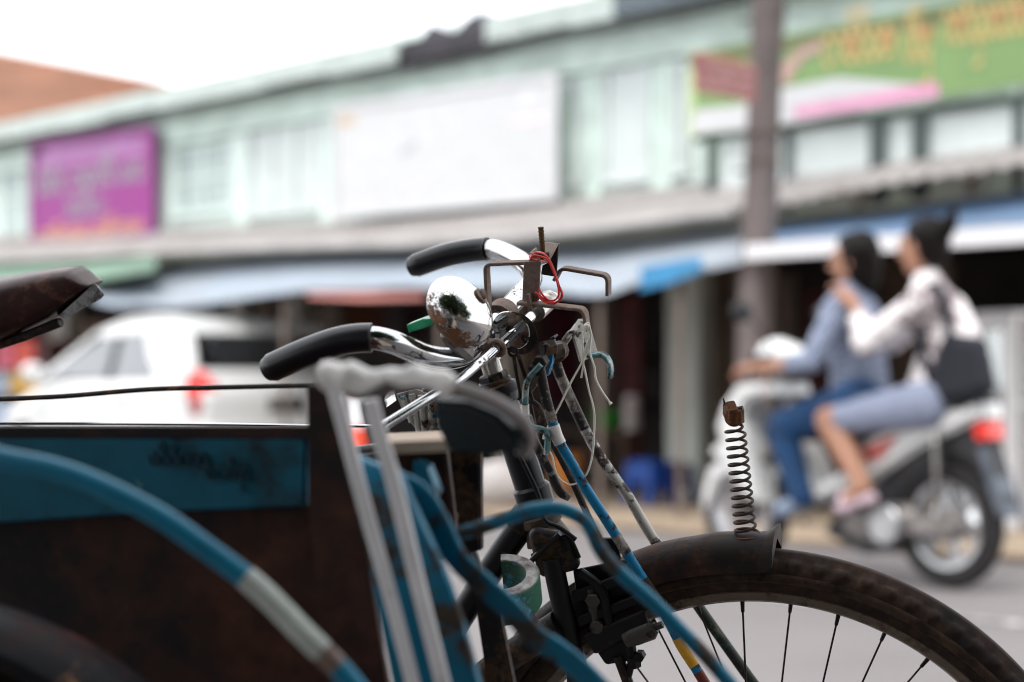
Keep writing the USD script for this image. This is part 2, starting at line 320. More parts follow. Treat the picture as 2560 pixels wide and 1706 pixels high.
# roof: corrugated sheets behind the fascia, rising away from the street
def corr(s0, s1, b0, z0, b1, z1, pitch=0.16, amp=0.022, th=0.012, seg=6, wob=0.0):
    n = max(int((s1 - s0) / pitch * seg), 4); S = np.linspace(s0, s1, n + 1); m = 7
    T = np.linspace(0, 1, m); k = n + 1; v = []
    for side in (0, 1):
        for t in T:
            z = z0 + (z1 - z0) * t + amp * np.sin(2 * math.pi * S / pitch) - side * th + wob * np.array([meshkit.noise(V(s * 1.3, t * 2, 4)) - 0.5 for s in S])
            v.append(np.c_[S, np.full(k, b0 + (b1 - b0) * t), z])
    v = np.vstack(v); N = m * k; i, j = np.meshgrid(np.arange(m - 1), np.arange(n), indexing='ij'); i, j = i.ravel(), j.ravel()
    a, b, c, d = i * k + j, i * k + j + 1, (i + 1) * k + j + 1, (i + 1) * k + j
    f = [np.c_[a, b, c], np.c_[a, c, d], np.c_[a + N, c + N, b + N], np.c_[a + N, d + N, c + N]]
    r = np.concatenate([np.arange(n), n + k * np.arange(m - 1), (m - 1) * k + np.arange(n, 0, -1), k * np.arange(m - 1, 0, -1)]); r2 = np.roll(r, -1)
    f += [np.c_[r, r + N, r2 + N], np.c_[r, r2 + N, r2]]
    return xf(trimesh.Trimesh(v, np.vstack(f), process=False), L)
part(bld, 'roof', corr(sL, sR, -0.30, zf_bot + 0.09, 3.4, zf_bot + 0.30), roofdark_m)
s_gap0, s_gap1, s_slate = fp(1000, 174, -0.3)[0], fp(1222, 120, -0.3)[0], fp(1545, 60, -0.3)[0]
def fascia(s0, s1, mat, lab, b=-0.32, n=6, drop=0.0):
    e = np.linspace(s0, s1, n + 1)
    for k in range(n):
        w = 0.012 * math.sin(k * 2.3); part(bld, 'fascia_board', [fbox(e[k] + 0.004, e[k + 1] - 0.004, b - 0.03 + w * 0.3, b, zf_bot + w - drop, zf_top + 0.25 * w, 0.008)], mat, lab if k == 0 else None)
fascia(sL, s_gap0, fascia_m, 'weathered white fascia board', n=11)
fascia(s_gap1, s_slate, fascia_m, None, n=3); fascia(s_slate, sR, slate_m, 'slate blue fascia board', n=7)
part(bld, 'fascia_gap_board', [fbox(s_gap0, s_gap1, -0.28, -0.25, zf_bot - 0.01, zf_top - 0.03)], roofdark_m, 'dark rotten roof edge where the fascia is missing')
# broken, tilted roof sheets standing up in the gap
def shard(pts, b, mat):
    P = [fp(x, y, b) for x, y in pts]; poly = Polygon([(p[0], p[2]) for p in P])
    part(bld, 'broken_roof_sheet', xf(prism(poly, V(0, b, 0), V(1, 0, 0), V(0, 0, 1), 0.03), L), mat)
shard([(1000, 178), (1000, 108), (1055, 96), (1080, 60), (1130, 80), (1152, 72), (1170, 46), (1200, 36), (1236, 45), (1225, 122)], -0.22, roofdark_m)
shard([(1180, 45), (1200, 30), (1290, 42), (1300, 52), (1240, 60)], -0.16, slate_m)
# under-eave beam, battens, bay posts
part(bld, 'eave_beam', [fbox(sL, sR, -0.09, -0.002, zf_bot - 0.30, zf_bot - 0.02, 0.01)], mint_dark_m)
def px_s(px): return fp(px, 400)[0]
for a, b_ in ((-120, -60), (395, 440), (596, 625), (812, 838), (1412, 1440), (1466, 1512), (1638, 1690), (1780, 1800), (2010, 2040), (2240, 2270), (2480, 2510)):
    part(bld, 'wall_post', [fbox(px_s(a), px_s(b_), -0.05, -0.003, z_mid - 0.1, zf_bot - 0.30, 0.008)], mint_m if a < 1400 else mint_dark_m)
# windows with shutters and muntins
def window(p0, p1, yt, yb, cols, rows, mat, pane=pane_m):
    s0, s1 = px_s(p0), px_s(p1); zc = (p0 + p1) / 2; z0, z1 = fp(zc, yb)[2], fp(zc, yt)[2]
    w = part(bld, 'window', [fbox(s0, s1, -0.055, -0.003, z1 - 0.06, z1, .006), fbox(s0, s1, -0.055, -0.003, z0, z0 + 0.06, .006), fbox(s0, s0 + 0.06, -0.055, -0.003, z0 + 0.06, z1 - 0.06, .006), fbox(s1 - 0.06, s1, -0.055, -0.003, z0 + 0.06, z1 - 0.06, .006)], mat)
    part(w, 'pane', [fbox(s0 + 0.06, s1 - 0.06, -0.02, -0.003, z0 + 0.06, z1 - 0.06)], pane)
    for c in range(1, cols):
        x = s0 + 0.06 + (s1 - s0 - 0.12) * c / cols; part(w, 'muntin', [fbox(x - 0.022, x + 0.022, -0.045, -0.021, z0 + 0.06, z1 - 0.06)], mat)
    for r in range(1, rows):
        z = z0 + 0.06 + (z1 - z0 - 0.12) * r / rows; part(w, 'muntin', [fbox(s0 + 0.06, s1 - 0.06, -0.040, -0.021, z - 0.018, z + 0.018)], mat)
window(10, 70, 360, 640, 1, 2, mint_m); window(440, 596, 270, 540, 2, 3, mint_m); window(628, 810, 250, 540, 3, 1, pale_m, pale_m)
window(1400, 1466, 200, 470, 1, 1, pale_m, pale_m); window(1514, 1636, 130, 460, 1, 1, pale_m, pale_m); window(1692, 1735, 150, 440, 1, 1, pale_m, pale_m)
for a, b_ in ((1975, 2180), (2320, 2530), (2560, 2700)): window(a, b_, 262 - (a - 1975) * .09, 402 - (a - 1975) * .09, 1, 1, mint_dark_m, pale_m)
# veranda rail at the right, seen below the green banner
zr = fp(2250, 285, -0.35)[2]
part(bld, 'veranda_rail', [fbox(fp(1740, 330, -.35)[0], sR, -0.37, -0.33, zr - 0.02, zr + 0.02)], rail_m)
for px in (1775, 1970, 2185, 2205, 2290, 2310, 2545): x = fp(px, 340, -.35)[0]; part(bld, 'rail_post', [fbox(x - 0.025, x + 0.025, -0.372, -0.328, zr - 0.55, zr - 0.021)], rail_m)
for a, b_ in ((1800, 1965), (1975, 2180), (2215, 2285), (2320, 2535), (2560, 2760)):
    p0, p1 = fp(a, 330, -.335)[0], fp(b_, 330, -.335)[0]; part(bld, 'veranda_panel', [fbox(p0, p1, -.325, -.30, zr - 0.42, zr - 0.03, .005)], pale_m)
# folded timber shutter boards and shelves standing inside the open shops
for k, (a, b_, dd) in enumerate(((1262, 1330, .4), (1450, 1530, 1.1), (1545, 1600, .9), (1780, 1835, .3), (1930, 1990, .9), (2010, 2090, 1.3), (2200, 2290, 1.0), (2330, 2380, .6), (420, 500, 1.0), (620, 680, .7), (780, 850, 1.1))):
    p0, p1 = fp(a, 1000, dd)[0], fp(b_, 1000, dd)[0]; part(bld, 'shutter_board', [fbox(p0, p1, dd, dd + .04, .1, z_mid - .35 - .1 * (k % 3), .008)], (wood_dark_m, brown_m, red_wood_m)[k % 3])
for a, b_ in ((1300, 1600), (1950, 2300), (560, 900)):
    for zz in (.7, 1.1):
        p0, p1 = fp(a, 1000, 2.4)[0], fp(b_, 1000, 2.4)[0]; part(bld, 'shelf', [fbox(p0, p1, 2.4, 2.8, zz, zz + .03)], brown_m)
# shop pillars
for a, b_, m_, lab in ((1663, 1745, postwhite_m, 'greenish white shop pillar'), (1832, 1905, brown_m, 'brown timber shop pillar'), (706, 752, beige_m, 'slim beige shop pillar'), (570, 606, beige_m, None), (120, 165, beige_m, None), (2600, 2680, postwhite_m, None), (1236, 1262, beige_m, None)):
    part(bld, 'pillar', [fbox(fp(a, 1200, -0.2)[0], fp(b_, 1200, -0.2)[0], -0.2, -0.02, 0.03, z_mid - 0.26, 0.015)], m_, lab)

# ------------------------------------------------------------------ canopies
def canopy(name, lab, cat, back, front, bb, bf, mat, sag=0.0, cor=0.0, n=60, th=0.015, flap=0.0, grp=None, ripple=0.0):
    """sheet between two pixel polylines lying at inward offsets bb (back edge) and bf (front edge)"""
    def resamp(pl, b):
        P = np.array([fp(x, y, b) for x, y in pl]); s = np.linspace(P[0, 0], P[-1, 0], n); return np.c_[s, np.full(n, b), np.interp(s, P[:, 0], P[:, 2])]
    A, B_ = resamp(back, bb), resamp(front, bf); rows = []; m = 9
    for t in np.linspace(0, 1, m):
        R_ = A * (1 - t) + B_ * t; R_[:, 2] -= sag * math.sin(math.pi * t); R_[:, 2] += cor * np.sin(R_[:, 0] * 2 * math.pi / 0.15)
        R_[:, 2] += ripple * t * (np.array([meshkit.noise(V(s * 1.7, t, 9)) for s in R_[:, 0]]) - 0.5); rows.append(R_)
    if flap:
        R_ = rows[-1].copy(); R_[:, 2] -= flap; R_[:, 1] -= 0.01; rows.append(R_); m += 1
    top = np.vstack(rows); k = n; N = len(top); v = np.vstack([top, top - V(0, 0, th)])
    if flap: v[N + (m - 1) * k:] += V(0, th, th); 
    i, j = np.meshgrid(np.arange(m - 1), np.arange(n - 1), indexing='ij'); i, j = i.ravel(), j.ravel()
    a, b, c, d = i * k + j, i * k + j + 1, (i + 1) * k + j + 1, (i + 1) * k + j
    f = [np.c_[a, c, b], np.c_[a, d, c], np.c_[a + N, b + N, c + N], np.c_[a + N, c + N, d + N]]
    r = np.concatenate([np.arange(n - 1), (n - 1) + k * np.arange(m - 1), (m - 1) * k + np.arange(n - 1, 0, -1), k * np.arange(m - 1, 0, -1)]); r2 = np.roll(r, -1)
    f += [np.c_[r, r2, r2 + N], np.c_[r, r2 + N, r + N]]
    t = thing(name, lab, cat, L(A[n // 2]), grp)
    tm = xf(trimesh.Trimesh(v, np.vstack(f), process=False), L); tm = trimesh.Trimesh(tm.vertices, np.asarray(tm.faces)[:, ::-1], process=False)
    part(t, 'sheet', tm, mat); return t, A, B_
cz, A, B_ = canopy('corrugated_canopy', 'long rusty grey corrugated canopy under the white banner and green windows', 'canopy', [(-250, 600), (1000, 545), (1500, 485), (1880, 440)], [(-250, 660), (0, 645), (600, 612), (1000, 600), (1300, 585), (1600, 545), (1880, 512)], -0.004, -0.95, rustzinc_m, cor=0.012, n=260)
part(cz, 'gutter', sweep(L(B_[::8] - V(0, 0.02, 0.03)), circle(0.03, 8)), zinc_m)
cz, A, B_ = canopy('corrugated_canopy', 'sagging grey corrugated canopy under the green banner, right of the utility pole', 'canopy', [(1890, 430), (2200, 392), (2560, 340), (2800, 310)], [(1890, 520), (2150, 470), (2250, 450), (2560, 408), (2800, 370)], -0.004, -0.95, rustzinc_m, cor=0.012, n=160)
for k in (0, 50, 100, 155): part(cz, 'prop', cyl(L(A[k] + V(0, 0.0, -0.30)), L(B_[k] - V(0, 0, 0.03)), 0.025, 8), wood_dark_m)
tl, A, B_ = canopy('tarpaulin_awning', 'long pale blue tarpaulin awning over the shops left of the white pillar', 'awning', [(235, 668), (420, 660), (700, 640), (1000, 628), (1500, 606), (1640, 590), (1860, 560)], [(235, 752), (300, 766), (440, 765), (560, 750), (660, 738), (760, 722), (1000, 720), (1250, 722), (1520, 728), (1650, 690), (1860, 640)], -0.55, -1.75, tarp_m, sag=0.05, flap=0.025, ripple=0.06, n=90)
for px in (330, 712, 1100, 1500, 1700): 
    x = fp(px, 700, -1.7)[0]; z = np.interp(x, B_[:, 0], B_[:, 2]); part(tl, 'awning_pole', cyl(L(V(x, -1.7, 0.05)), L(V(x, -1.7, z - 0.02)), 0.02, 8), brown_m)
canopy('tarpaulin_awning', 'faded red tarpaulin strip hanging below the pale blue awning', 'awning', [(770, 722), (900, 712), (1060, 722)], [(770, 738), (900, 745), (1060, 742)], -1.60, -1.79, pink_tarp_m, n=30)
canopy('tarpaulin_awning', 'green tarpaulin awning at the far left below the purple banner', 'awning', [(-200, 640), (200, 632), (390, 622)], [(-200, 720), (200, 700), (390, 668)], -0.5, -1.5, green_tarp_m, n=40, flap=0.03)
canopy('tarpaulin_awning', 'bright cyan plastic flap hanging at the end of the pale blue awning', 'awning', [(1600, 668), (1680, 655), (1755, 640)], [(1600, 722), (1680, 702), (1755, 672)], -1.77, -1.80, cyan_m, n=24)
tr, A, B_ = canopy('tarpaulin_awning', 'deeper blue tarpaulin awning behind the two riders with a white rail along its edge', 'awning', [(1880, 555), (2200, 525), (2560, 478), (2850, 440)], [(1880, 622), (2200, 606), (2560, 580), (2850, 560)], -0.55, -1.70, tarp2_m, sag=0.04, n=60, ripple=0.05)
part(tr, 'edge_rail', [xf(hull(np.vstack([[p + V(0, dy, dz) for dy in (-0.05, 0.0) for dz in (-0.045, 0.045)] for p in (fp(1876, 632, -1.72), fp(2860, 568, -1.72))])), L)], white_m, 'white painted edge rail')
for px in (1885, 2330, 2800):
    x = fp(px, 700, -1.66)[0]; part(tr, 'awning_pole', cyl(L(V(x, -1.66, 0.05)), L(V(x, -1.66, fp(px, 640, -1.66)[2])), 0.02, 8), brown_m)

# ------------------------------------------------------------------ banners and signs
def quad_sign(name, lab, cat, px0, px1, yt0, yb0, yt1, yb1, b, mat, th=0.02, rim=None):
    p = [fp(px0, yb0, b), fp(px1, yb1, b), fp(px1, yt1, b), fp(px0, yt0, b)]
    t = thing(name, lab, cat, L(p[0])); poly = Polygon([(q[0], q[2]) for q in p])
    part(t, 'panel', xf(prism(poly, V(0, b, 0), V(1, 0, 0), V(0, 0, 1), th), L), mat)
    def deco(nm, pl, m, lift=0.004, label=None):
        poly = pl if hasattr(pl, 'geom_type') else Polygon([(fp(x, y, b)[0], fp(x, y, b)[2]) for x, y in pl])
        part(t, nm, xf(prism(poly, V(0, b - th / 2 - lift / 2, 0), V(1, 0, 0), V(0, 0, 1), lift), L), m, label)
    if rim:
        q = [(x[0], x[2]) for x in p]; pg = Polygon(q); deco('frame', pg.buffer(0.03, join_style=2).difference(pg.buffer(-0.035, join_style=2)), rim, 0.012)
    return t, deco, p
def script(spec, r=1.0):
    """round Myanmar-style letter forms as outlines; spec letters: o full ring, c ring open at the right, u open at the top, m double ring, a ring with right stem, t with tall upper loop, d with descender, s small upper ring, ' ' gap"""
    out, x, w = [], 0.0, 0.30 * r
    arc = lambda cx, cy, rr, a0, a1: LineString([(cx + rr * math.cos(a), cy + rr * math.sin(a)) for a in np.linspace(math.radians(a0), math.radians(a1), 22)]).buffer(w / 2, cap_style=2)
    for ch in spec:
        if ch == ' ': x += 1.1 * r; continue
        cx = x + r
        if ch in 'otds': out.append(arc(cx, r, r * .85, 0, 360))
        if ch == 'c': out.append(arc(cx, r, r * .85, 40, 320))
        if ch == 'u': out.append(arc(cx, r, r * .85, 120, 420))
        if ch == 'n': out.append(arc(cx, r, r * .85, -60, 240))
        if ch == 'm': out += [arc(cx, r, r * .85, 30, 330), arc(cx + 1.7 * r, r, r * .85, -150, 150)]; x += 1.7 * r
        if ch == 'a': out += [arc(cx, r, r * .85, 40, 320), LineString([(cx + 1.35 * r, .15 * r), (cx + 1.35 * r, 1.85 * r)]).buffer(w / 2)]; x += 0.7 * r
        if ch == 't': out.append(arc(cx, 2.75 * r, r * .6, -30, 300))
        if ch == 's': out.append(arc(cx + .3 * r, 2.6 * r, r * .42, 0, 360))
        if ch == 'd': out += [LineString([(cx + .8 * r, r), (cx + .8 * r, -1.2 * r), (cx - .4 * r, -1.3 * r)]).buffer(w / 2)]
        x += 2.15 * r
    return unary_union(out)
def write(t, nm, text, s0, z0, s1, hgt, b, mat, slope=0.0, split=None):
    """lettering fitted from s0 to s1 with ring height hgt on the plane b"""
    from shapely import affinity
    P = script(text); x0, y0, x1, y1 = P.bounds
    P = affinity.affine_transform(P, [(s1 - s0) / (x1 - x0), 0, slope, hgt / 2.0, s0 - x0 * (s1 - s0) / (x1 - x0), z0])
    for g in getattr(P, 'geoms', [P]): part(t, nm, xf(prism(g, V(0, b, 0), V(1, 0, 0), V(0, 0, 1), 0.005), L), mat)
    return P
pu, deco, p = quad_sign('purple_banner', 'magenta purple banner with rows of grey-green lettering and a yellow line at its foot', 'banner', 82, 384, 360, 634, 322, 600, -0.20, purple_m, rim=purple_m)
deco('print_band', [(100, 425), (365, 385), (365, 340), (100, 372)], purple_hi_m); deco('corner_print', [(86, 398), (112, 394), (112, 366), (86, 370)], M('dark_plum_print', (.12, .012, .10)))
for (x0, y0, x1, y1, txt, hh) in ((95, 490, 365, 462, 'sotc monst uoa', .21), (168, 548, 262, 532, 'omtcu', .21)):
    a, c = fp(x0, y0, -.20), fp(x1, y1, -.20); write(pu, 'lettering', txt, a[0], a[2], c[0], hh, -.214, greyteal_m)
a, c = fp(92, 607, -.20), fp(362, 578, -.20); write(pu, 'lettering', 'cmostaonduc omst aocun', a[0], a[2], c[0], .12, -.214, yellow_m)
a, c = fp(110, 415, -.20), fp(350, 385, -.20); write(pu, 'lettering', 'ostacom stu', a[0], a[2], c[0], .13, -.218, M('pale_violet_lettering', (.42, .2, .42)))
wb, deco, p = quad_sign('white_banner', 'large blank-looking white banner with a faint small emblem on the shophouse wall', 'banner', 842, 1392, 272, 540, 190, 492, -0.22, banner_white_m, th=0.03, rim=banner_white_m)
def px_ell(x, y, a, b_, b, rot=0): c = fp(x, y, b); s = abs(fp(x + 1, y, b)[0] - c[0]); z = abs(fp(x, y + 1, b)[2] - c[2]); return [(c[0] + s * a * math.cos(t), c[2] + z * (b_ * math.sin(t) + rot * math.cos(t))) for t in np.linspace(0, 2 * math.pi, 24)]
deco('emblem', Polygon(px_ell(1025, 372, 22, 9, -.22, 14)), inkfaint_m); deco('emblem', Polygon(px_ell(1320, 245, 22, 15, -.22)), M('very_faint_print', (.66, .66, .68)))
deco('print_line', Polygon(px_ell(1325, 300, 40, 10, -.22)), inkpink_m); deco('print_patch', [(850, 318), (890, 312), (890, 288), (850, 294)], M('faded_ochre_print', (.55, .42, .30)))
gb, deco, p = quad_sign('green_banner', 'long green shop banner with orange Myanmar lettering and a pink strip', 'banner', 1724, 2800, 135, 345, -75, 170, -0.42, lime_m)
deco('edge_strip', [(1724, 345), (1740, 345), (1740, 135), (1724, 135)], M('yellow_green_edge', (.42, .52, .24)), .003)
deco('white_field', [(1730, 338), (1740, 275), (1850, 265), (1960, 222), (2100, 195), (2330, 215), (2350, 245), (2200, 270), (1980, 308)], banner_white_m, 0.004)
deco('pink_strip', [(1990, 296), (1990, 268), (2150, 242), (2345, 205), (2352, 240), (2180, 268)], pink_m, 0.007)
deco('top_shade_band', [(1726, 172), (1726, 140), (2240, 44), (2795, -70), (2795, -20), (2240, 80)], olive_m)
deco('brush_stroke', [(1955, 208), (1962, 160), (2010, 118), (2060, 102), (2058, 128), (2015, 145), (1985, 185), (1975, 212)], M('dusty_rose_print', (.46, .30, .26)), .008)
for (x0, y0, x1, y1, txt, h_, dd) in ((2062, 172, 2240, 140, 'cnttoa', .21, 0), (2265, 160, 2330, 145, 'std', .21, 0), (2362, 118, 2580, 78, 'nctdomtu', .21, 0), (2600, 70, 2760, 36, 'otcmo', .21, 0)):
    a, c = fp(x0, y0, -.42), fp(x1, y1, -.42); write(gb, 'lettering', txt, a[0], a[2], c[0], h_, -.436, orange_m)
for x, y in ((2135, 115), (2222, 98), (2320, 82), (2405, 60), (2500, 45), (2555, 35)): deco('vowel_mark', Polygon(px_ell(x, y, 15, 17, -.42)).difference(Polygon(px_ell(x, y, 6, 7, -.42))), redtext_m, 0.009)

# ------------------------------------------------------------------ utility pole with its red notice board
d_pole = 10.9
pb, pt = at(1866, 1300, d_pole), at(1928, -160, d_pole); pb[2] = 0.0
pole = thing('utility_pole', 'tall weathered grey-brown utility pole behind the motorcycle', 'utility pole', pb)
dirp = norm(pt - pb); z = np.linspace(0, 7.0, 30); wob = np.array([meshkit.noise(V(q * 1.5, 1, 2)) - .5 for q in z])
sec = [(-.080, -.06), (-.06, -.080), (.06, -.080), (.080, -.06), (.080, .06), (.06, .080), (-.06, .080), (-.080, .06)]
part(pole, 'post', sweep(pb + z[:, None] * dirp + wob[:, None] * V(.008, .008, 0), sec, up=FB, scale=1.0 - 0.035 * z / 7 + wob * .04), concrete_m)
for py in (330, 400): 
    c = pb + dirp * ((HORIZON - py) * d_pole / F + H); part(pole, 'wire_band', ring(c, dirp, 0.100, [(-.006, -.008), (.006, -.008), (.006, .008), (-.006, .008)], 20), brown_m)
for k in range(3):
    c = pb + dirp * (3.05 - .45 * k); part(pole, 'step_bolt', cyl(c - FR * .075, c - FR * .22, .012, 6), rail_m)
nb = thing('notice_board', 'small faded red notice board with white lettering, tilted, on the left of the utility pole', 'notice board', at(1810, 190, 10.6))
dn = 10.6; c4 = [at(x, y, dn) for x, y in ((1738, 228), (1885, 256), (1888, 165), (1738, 130))]
part(nb, 'panel', hull(np.vstack([[p_ + FB * .012, p_ - FB * .012] for p_ in c4])), signred_m)
ex, ey = norm(c4[1] - c4[0]), V(0, 0, 1); ey = norm(ey - ex * (ey @ ex)); nn = norm(np.cross(ex, ey))
from shapely import affinity
palepink_m = M('pale_pink_lettering', (.50, .36, .34))
for k, (y, txt) in enumerate(((.155, 'ostacom stu'), (.09, 'cmonsta duo'), (.028, 'otcms aocun'))):
    P = script(txt); x0, y0, x1, y1 = P.bounds; P = affinity.affine_transform(P, [.29 / (x1 - x0), 0, 0, .016, .02 - x0 * .29 / (x1 - x0), y])
    for g in getattr(P, 'geoms', [P]): part(nb, 'lettering', prism(g, c4[0] + nn * .016, ex, ey, .004), palepink_m)
part(nb, 'edge_strip', hull(np.vstack([[p_ - FB * .016 + V(0, 0, s) for s in (-.006, .006)] + [p_ - FB * .012 + V(0, 0, s) for s in (-.006, .006)] for p_ in c4[2:]])), redtext_m)

# ------------------------------------------------------------------ orange-roofed house beyond, at the left
ho = at(200, 900, 24.0); ho[2] = 0
hs = thing('tiled_house', 'house with a weathered orange clay tile roof rising behind the shophouse at the left', 'house', ho)
D = 26.0
ridgeL, ridgeR = at(-700, -60, D + 2.5), at(420, 226, D + 2.5)
eL, eR = at(-700, 420, D - 0.5), at(480, 300, D - 0.5)
ridgeL = at(-700, 15, D + 2.5)
part(hs, 'wall', hull(np.vstack([[V(p_[0], p_[1] + dy, zz) for dy in (0.3, 3.5) for zz in (0, 3.0)] for p_ in (eL, eR)])), beige_m)
rn = 26; rows = np.linspace(0, 1, rn + 1); nrm = norm(np.cross(eR - eL, ridgeL - eL)); nrm = nrm if nrm[2] > 0 else -nrm
for k in range(rn):
    a, b_ = rows[k], min(rows[k + 1] + 0.012, 1); lp = lambda t, s: (eL * (1 - t) + ridgeL * t) * (1 - s) + (eR * (1 - t) + ridgeR * t) * s
    pts = [lp(a, 0) + nrm * .10, lp(a, 1) + nrm * .10, lp(b_, 0) + nrm * .02, lp(b_, 1) + nrm * .02, lp(a, 0) - nrm * .02, lp(a, 1) - nrm * .02, lp(b_, 0) - nrm * .05, lp(b_, 1) - nrm * .05]
    part(hs, 'tile_course', hull(pts), tile_m)
part(hs, 'ridge_cap', tube([ridgeL, ridgeR], 0.11, 8), tile_m)

# ------------------------------------------------------------------ street trees on the near pavement, behind the photographer (they shade the trishaw and show in its chrome)
leaf_m = usdkit.material(stage, '/World/Looks/tree_leaf', {'oi': ('geometry', {}), 'r': ('rgb_ramp', {'ramp': [(0.0, (.025, .05, .014)), (.6, (.05, .09, .025)), (1.0, (.10, .13, .04))]}),
    'p': ('principled_bsdf', {'roughness': .5}), 't': ('translucent_bsdf', {}), 'm': ('mix_closure', {'fac': .3})},
    [('oi.random_per_island', 'r.fac'), ('r.color', 'p.base_color'), ('r.color', 't.color'), ('p.BSDF', 'm.closure1'), ('t.BSDF', 'm.closure2')], surface='m.closure')
bark_m = M('grey_brown_bark', (.12, .09, .07), .9, var=.4, scale=6, bump=.5, bscale=30)
def street_tree(x, y, lab, cx, cy, cz, rx, ry, rz, n=5200, seed=1):
    r_ = np.random.default_rng(seed); base = V(x, y, 0); top = V(cx, cy, cz)
    t = thing('street_tree', lab, 'tree', base)
    part(t, 'trunk', tube(spline([base, base + V(.1, .1, 1.4), base * .6 + top * .4 * V(1, 1, 1) - V(0, 0, 0), top]), .16, 12, scale=np.linspace(1.2, .35, 25)), bark_m)
    fork = base * .55 + top * .45
    for k in range(8):
        a = k * .785 + r_.random(); e = top + V(rx * .75 * math.cos(a), ry * .75 * math.sin(a), rz * (r_.random() - .4) * .8)
        part(t, 'limb', tube(spline([fork + (top - fork) * .2 * (k % 3), (fork + e) / 2 + V(0, 0, .3), e]), .07, 8, scale=np.linspace(1, .25, 17)), bark_m)
    cl = top + (r_.random((42, 3)) * 2 - 1) * V(rx, ry, rz) * .85; cl = cl[(((cl - top) / V(rx, ry, rz)) ** 2).sum(1) < 1.0]
    p = cl[r_.integers(0, len(cl), n)] + r_.normal(0, 1, (n, 3)) * V(.55, .55, .40)
    u = r_.normal(0, 1, (n, 3)); u /= np.linalg.norm(u, axis=1)[:, None]; w = np.cross(u, r_.normal(0, 1, (n, 3))); w /= np.linalg.norm(w, axis=1)[:, None]
    s = (.10 + .09 * r_.random((n, 1))); v = np.stack([p - u * s, p + w * s * .42, p + u * s, p - w * s * .42], 1).reshape(-1, 3)
    i = np.arange(n) * 4; f = np.vstack([np.c_[i, i + 1, i + 2], np.c_[i, i + 2, i + 3]])
    part(t, 'crown', trimesh.Trimesh(v, f, process=False), leaf_m, smooth=False, kind='stuff')
street_tree(-2.6, -3.2, 'leafy street tree on the near pavement, left of the viewpoint, reaching over the trishaw', -2.2, -2.0, 4.3, 2.7, 2.4, 1.4, n=4500, seed=1)
street_tree(2.4, -3.6, 'leafy street tree on the near pavement, right of the viewpoint, reaching over the road edge', 2.2, -2.2, 4.5, 2.7, 2.4, 1.4, n=4500, seed=2)
street_tree(-6.0, -5.5, 'leafy street tree farther along the near pavement to the left', -6.0, -4.0, 3.8, 3.0, 3.0, 2.2, n=7000, seed=3)
street_tree(.3, -6.5, 'broad low street tree directly behind the viewpoint', .2, -5.4, 3.4, 3.6, 2.6, 2.2, n=12000, seed=4)
street_tree(6.2, -5.2, 'leafy street tree farther along the near pavement to the right', 6.0, -4.0, 3.8, 3.0, 3.0, 2.2, n=7000, seed=5)
nw = thing('near_side_house', 'brown plastered house on the near side of the road behind the street trees', 'house', V(0, -11, 0))
part(nw, 'wall', box(-16, 16, -15, -11, 0.1, 5.2), M('brown_plaster', (.16, .12, .09), .9, var=.3, scale=1.5))
part(nw, 'roof', hull([(x, y, z) for x in (-16.6, 16.6) for y, z in ((-15.6, 5.2), (-10.4, 5.2), (-13, 6.6))]), tile_m)
for k in range(5):
    x = -11 + 5.5 * k; part(nw, 'window' if k != 2 else 'door', box(x - .7, x + .7, -11.03, -10.97, 1.3 if k != 2 else .13, 2.8), pane_m)
street_tree(-.4, -2.4, 'slim leafy street tree close behind the viewpoint, its crown overhead', -.5, -1.3, 3.7, 2.1, 1.7, 1.1, n=10000, seed=6)

# ------------------------------------------------------------------ small things at the shop fronts
def simple(name, lab, cat, loc, pieces, group=None):
    t = thing(name, lab, cat, loc, group)
    for nm, mesh, m in pieces: part(t, nm, mesh, m)
    return t
blue_pl = M('deep_blue_plastic', (0.012, 0.055, 0.26), 0.4, var=0.15); navy_pl = M('navy_plastic', (0.008, 0.014, 0.08), 0.4)
green_pl = M('green_plastic', (0.05, 0.30, 0.045), 0.4); red_pl = M('red_orange_plastic', (0.75, 0.07, 0.03), 0.45); yel_pl = M('yellow_plastic', (0.70, 0.40, 0.05), 0.5)
pink_pl = M('pink_plastic', (0.62, 0.08, 0.14), 0.45); maroon_m = M('maroon_cloth', (0.10, 0.015, 0.03), 0.9); brownbox_m = M('brown_cardboard', (0.33, 0.20, 0.11), 0.9)
teal_pl = M('teal_plastic', (0.08, 0.24, 0.20), 0.5); lblue_pl = M('pale_blue_plastic', (0.35, 0.43, 0.55), 0.5)
def stool(px0, px1, py_top, py_bot, b, mat, lab):
    s0, s1 = fp(px0, py_bot, b)[0], fp(px1, py_bot, b)[0]; z1, z0 = fp((px0 + px1) / 2, py_top, b)[2], 0.09; w = s1 - s0
    t = thing('plastic_stool', lab, 'stool', L(V((s0 + s1) / 2, b, z0)))
    part(t, 'seat', fbox(s0 + .06 * w, s1 - .06 * w, b - w * .42, b + w * .42, z1 - .03, z1, .012), mat)
    for i_ in (0, 1):
        for j_ in (0, 1):
            sa, sb = (s0 + .1 * w, s0) if i_ == 0 else (s1 - .1 * w, s1); ba, bb = (b - .38 * w, b - .48 * w) if j_ == 0 else (b + .38 * w, b + .48 * w)
            part(t, 'leg', bar([L(V(sa, ba, z1 - .02)), L(V(sb, bb, z0 - .02))], .05, .05, FR), mat)
    for j_, bb in ((0, b - .43 * w), (1, b + .43 * w)): part(t, 'side_panel', fbox(s0 + .05 * w, s1 - .05 * w, bb - .01, bb + .01, z0 + .45 * (z1 - z0), z1 - .031), mat)
    for ss in (s0 + .05 * w, s1 - .05 * w): part(t, 'side_panel', fbox(ss - .01, ss + .01, b - .38 * w, b + .38 * w, z0 + .3 * (z1 - z0), z1 - .031), mat)
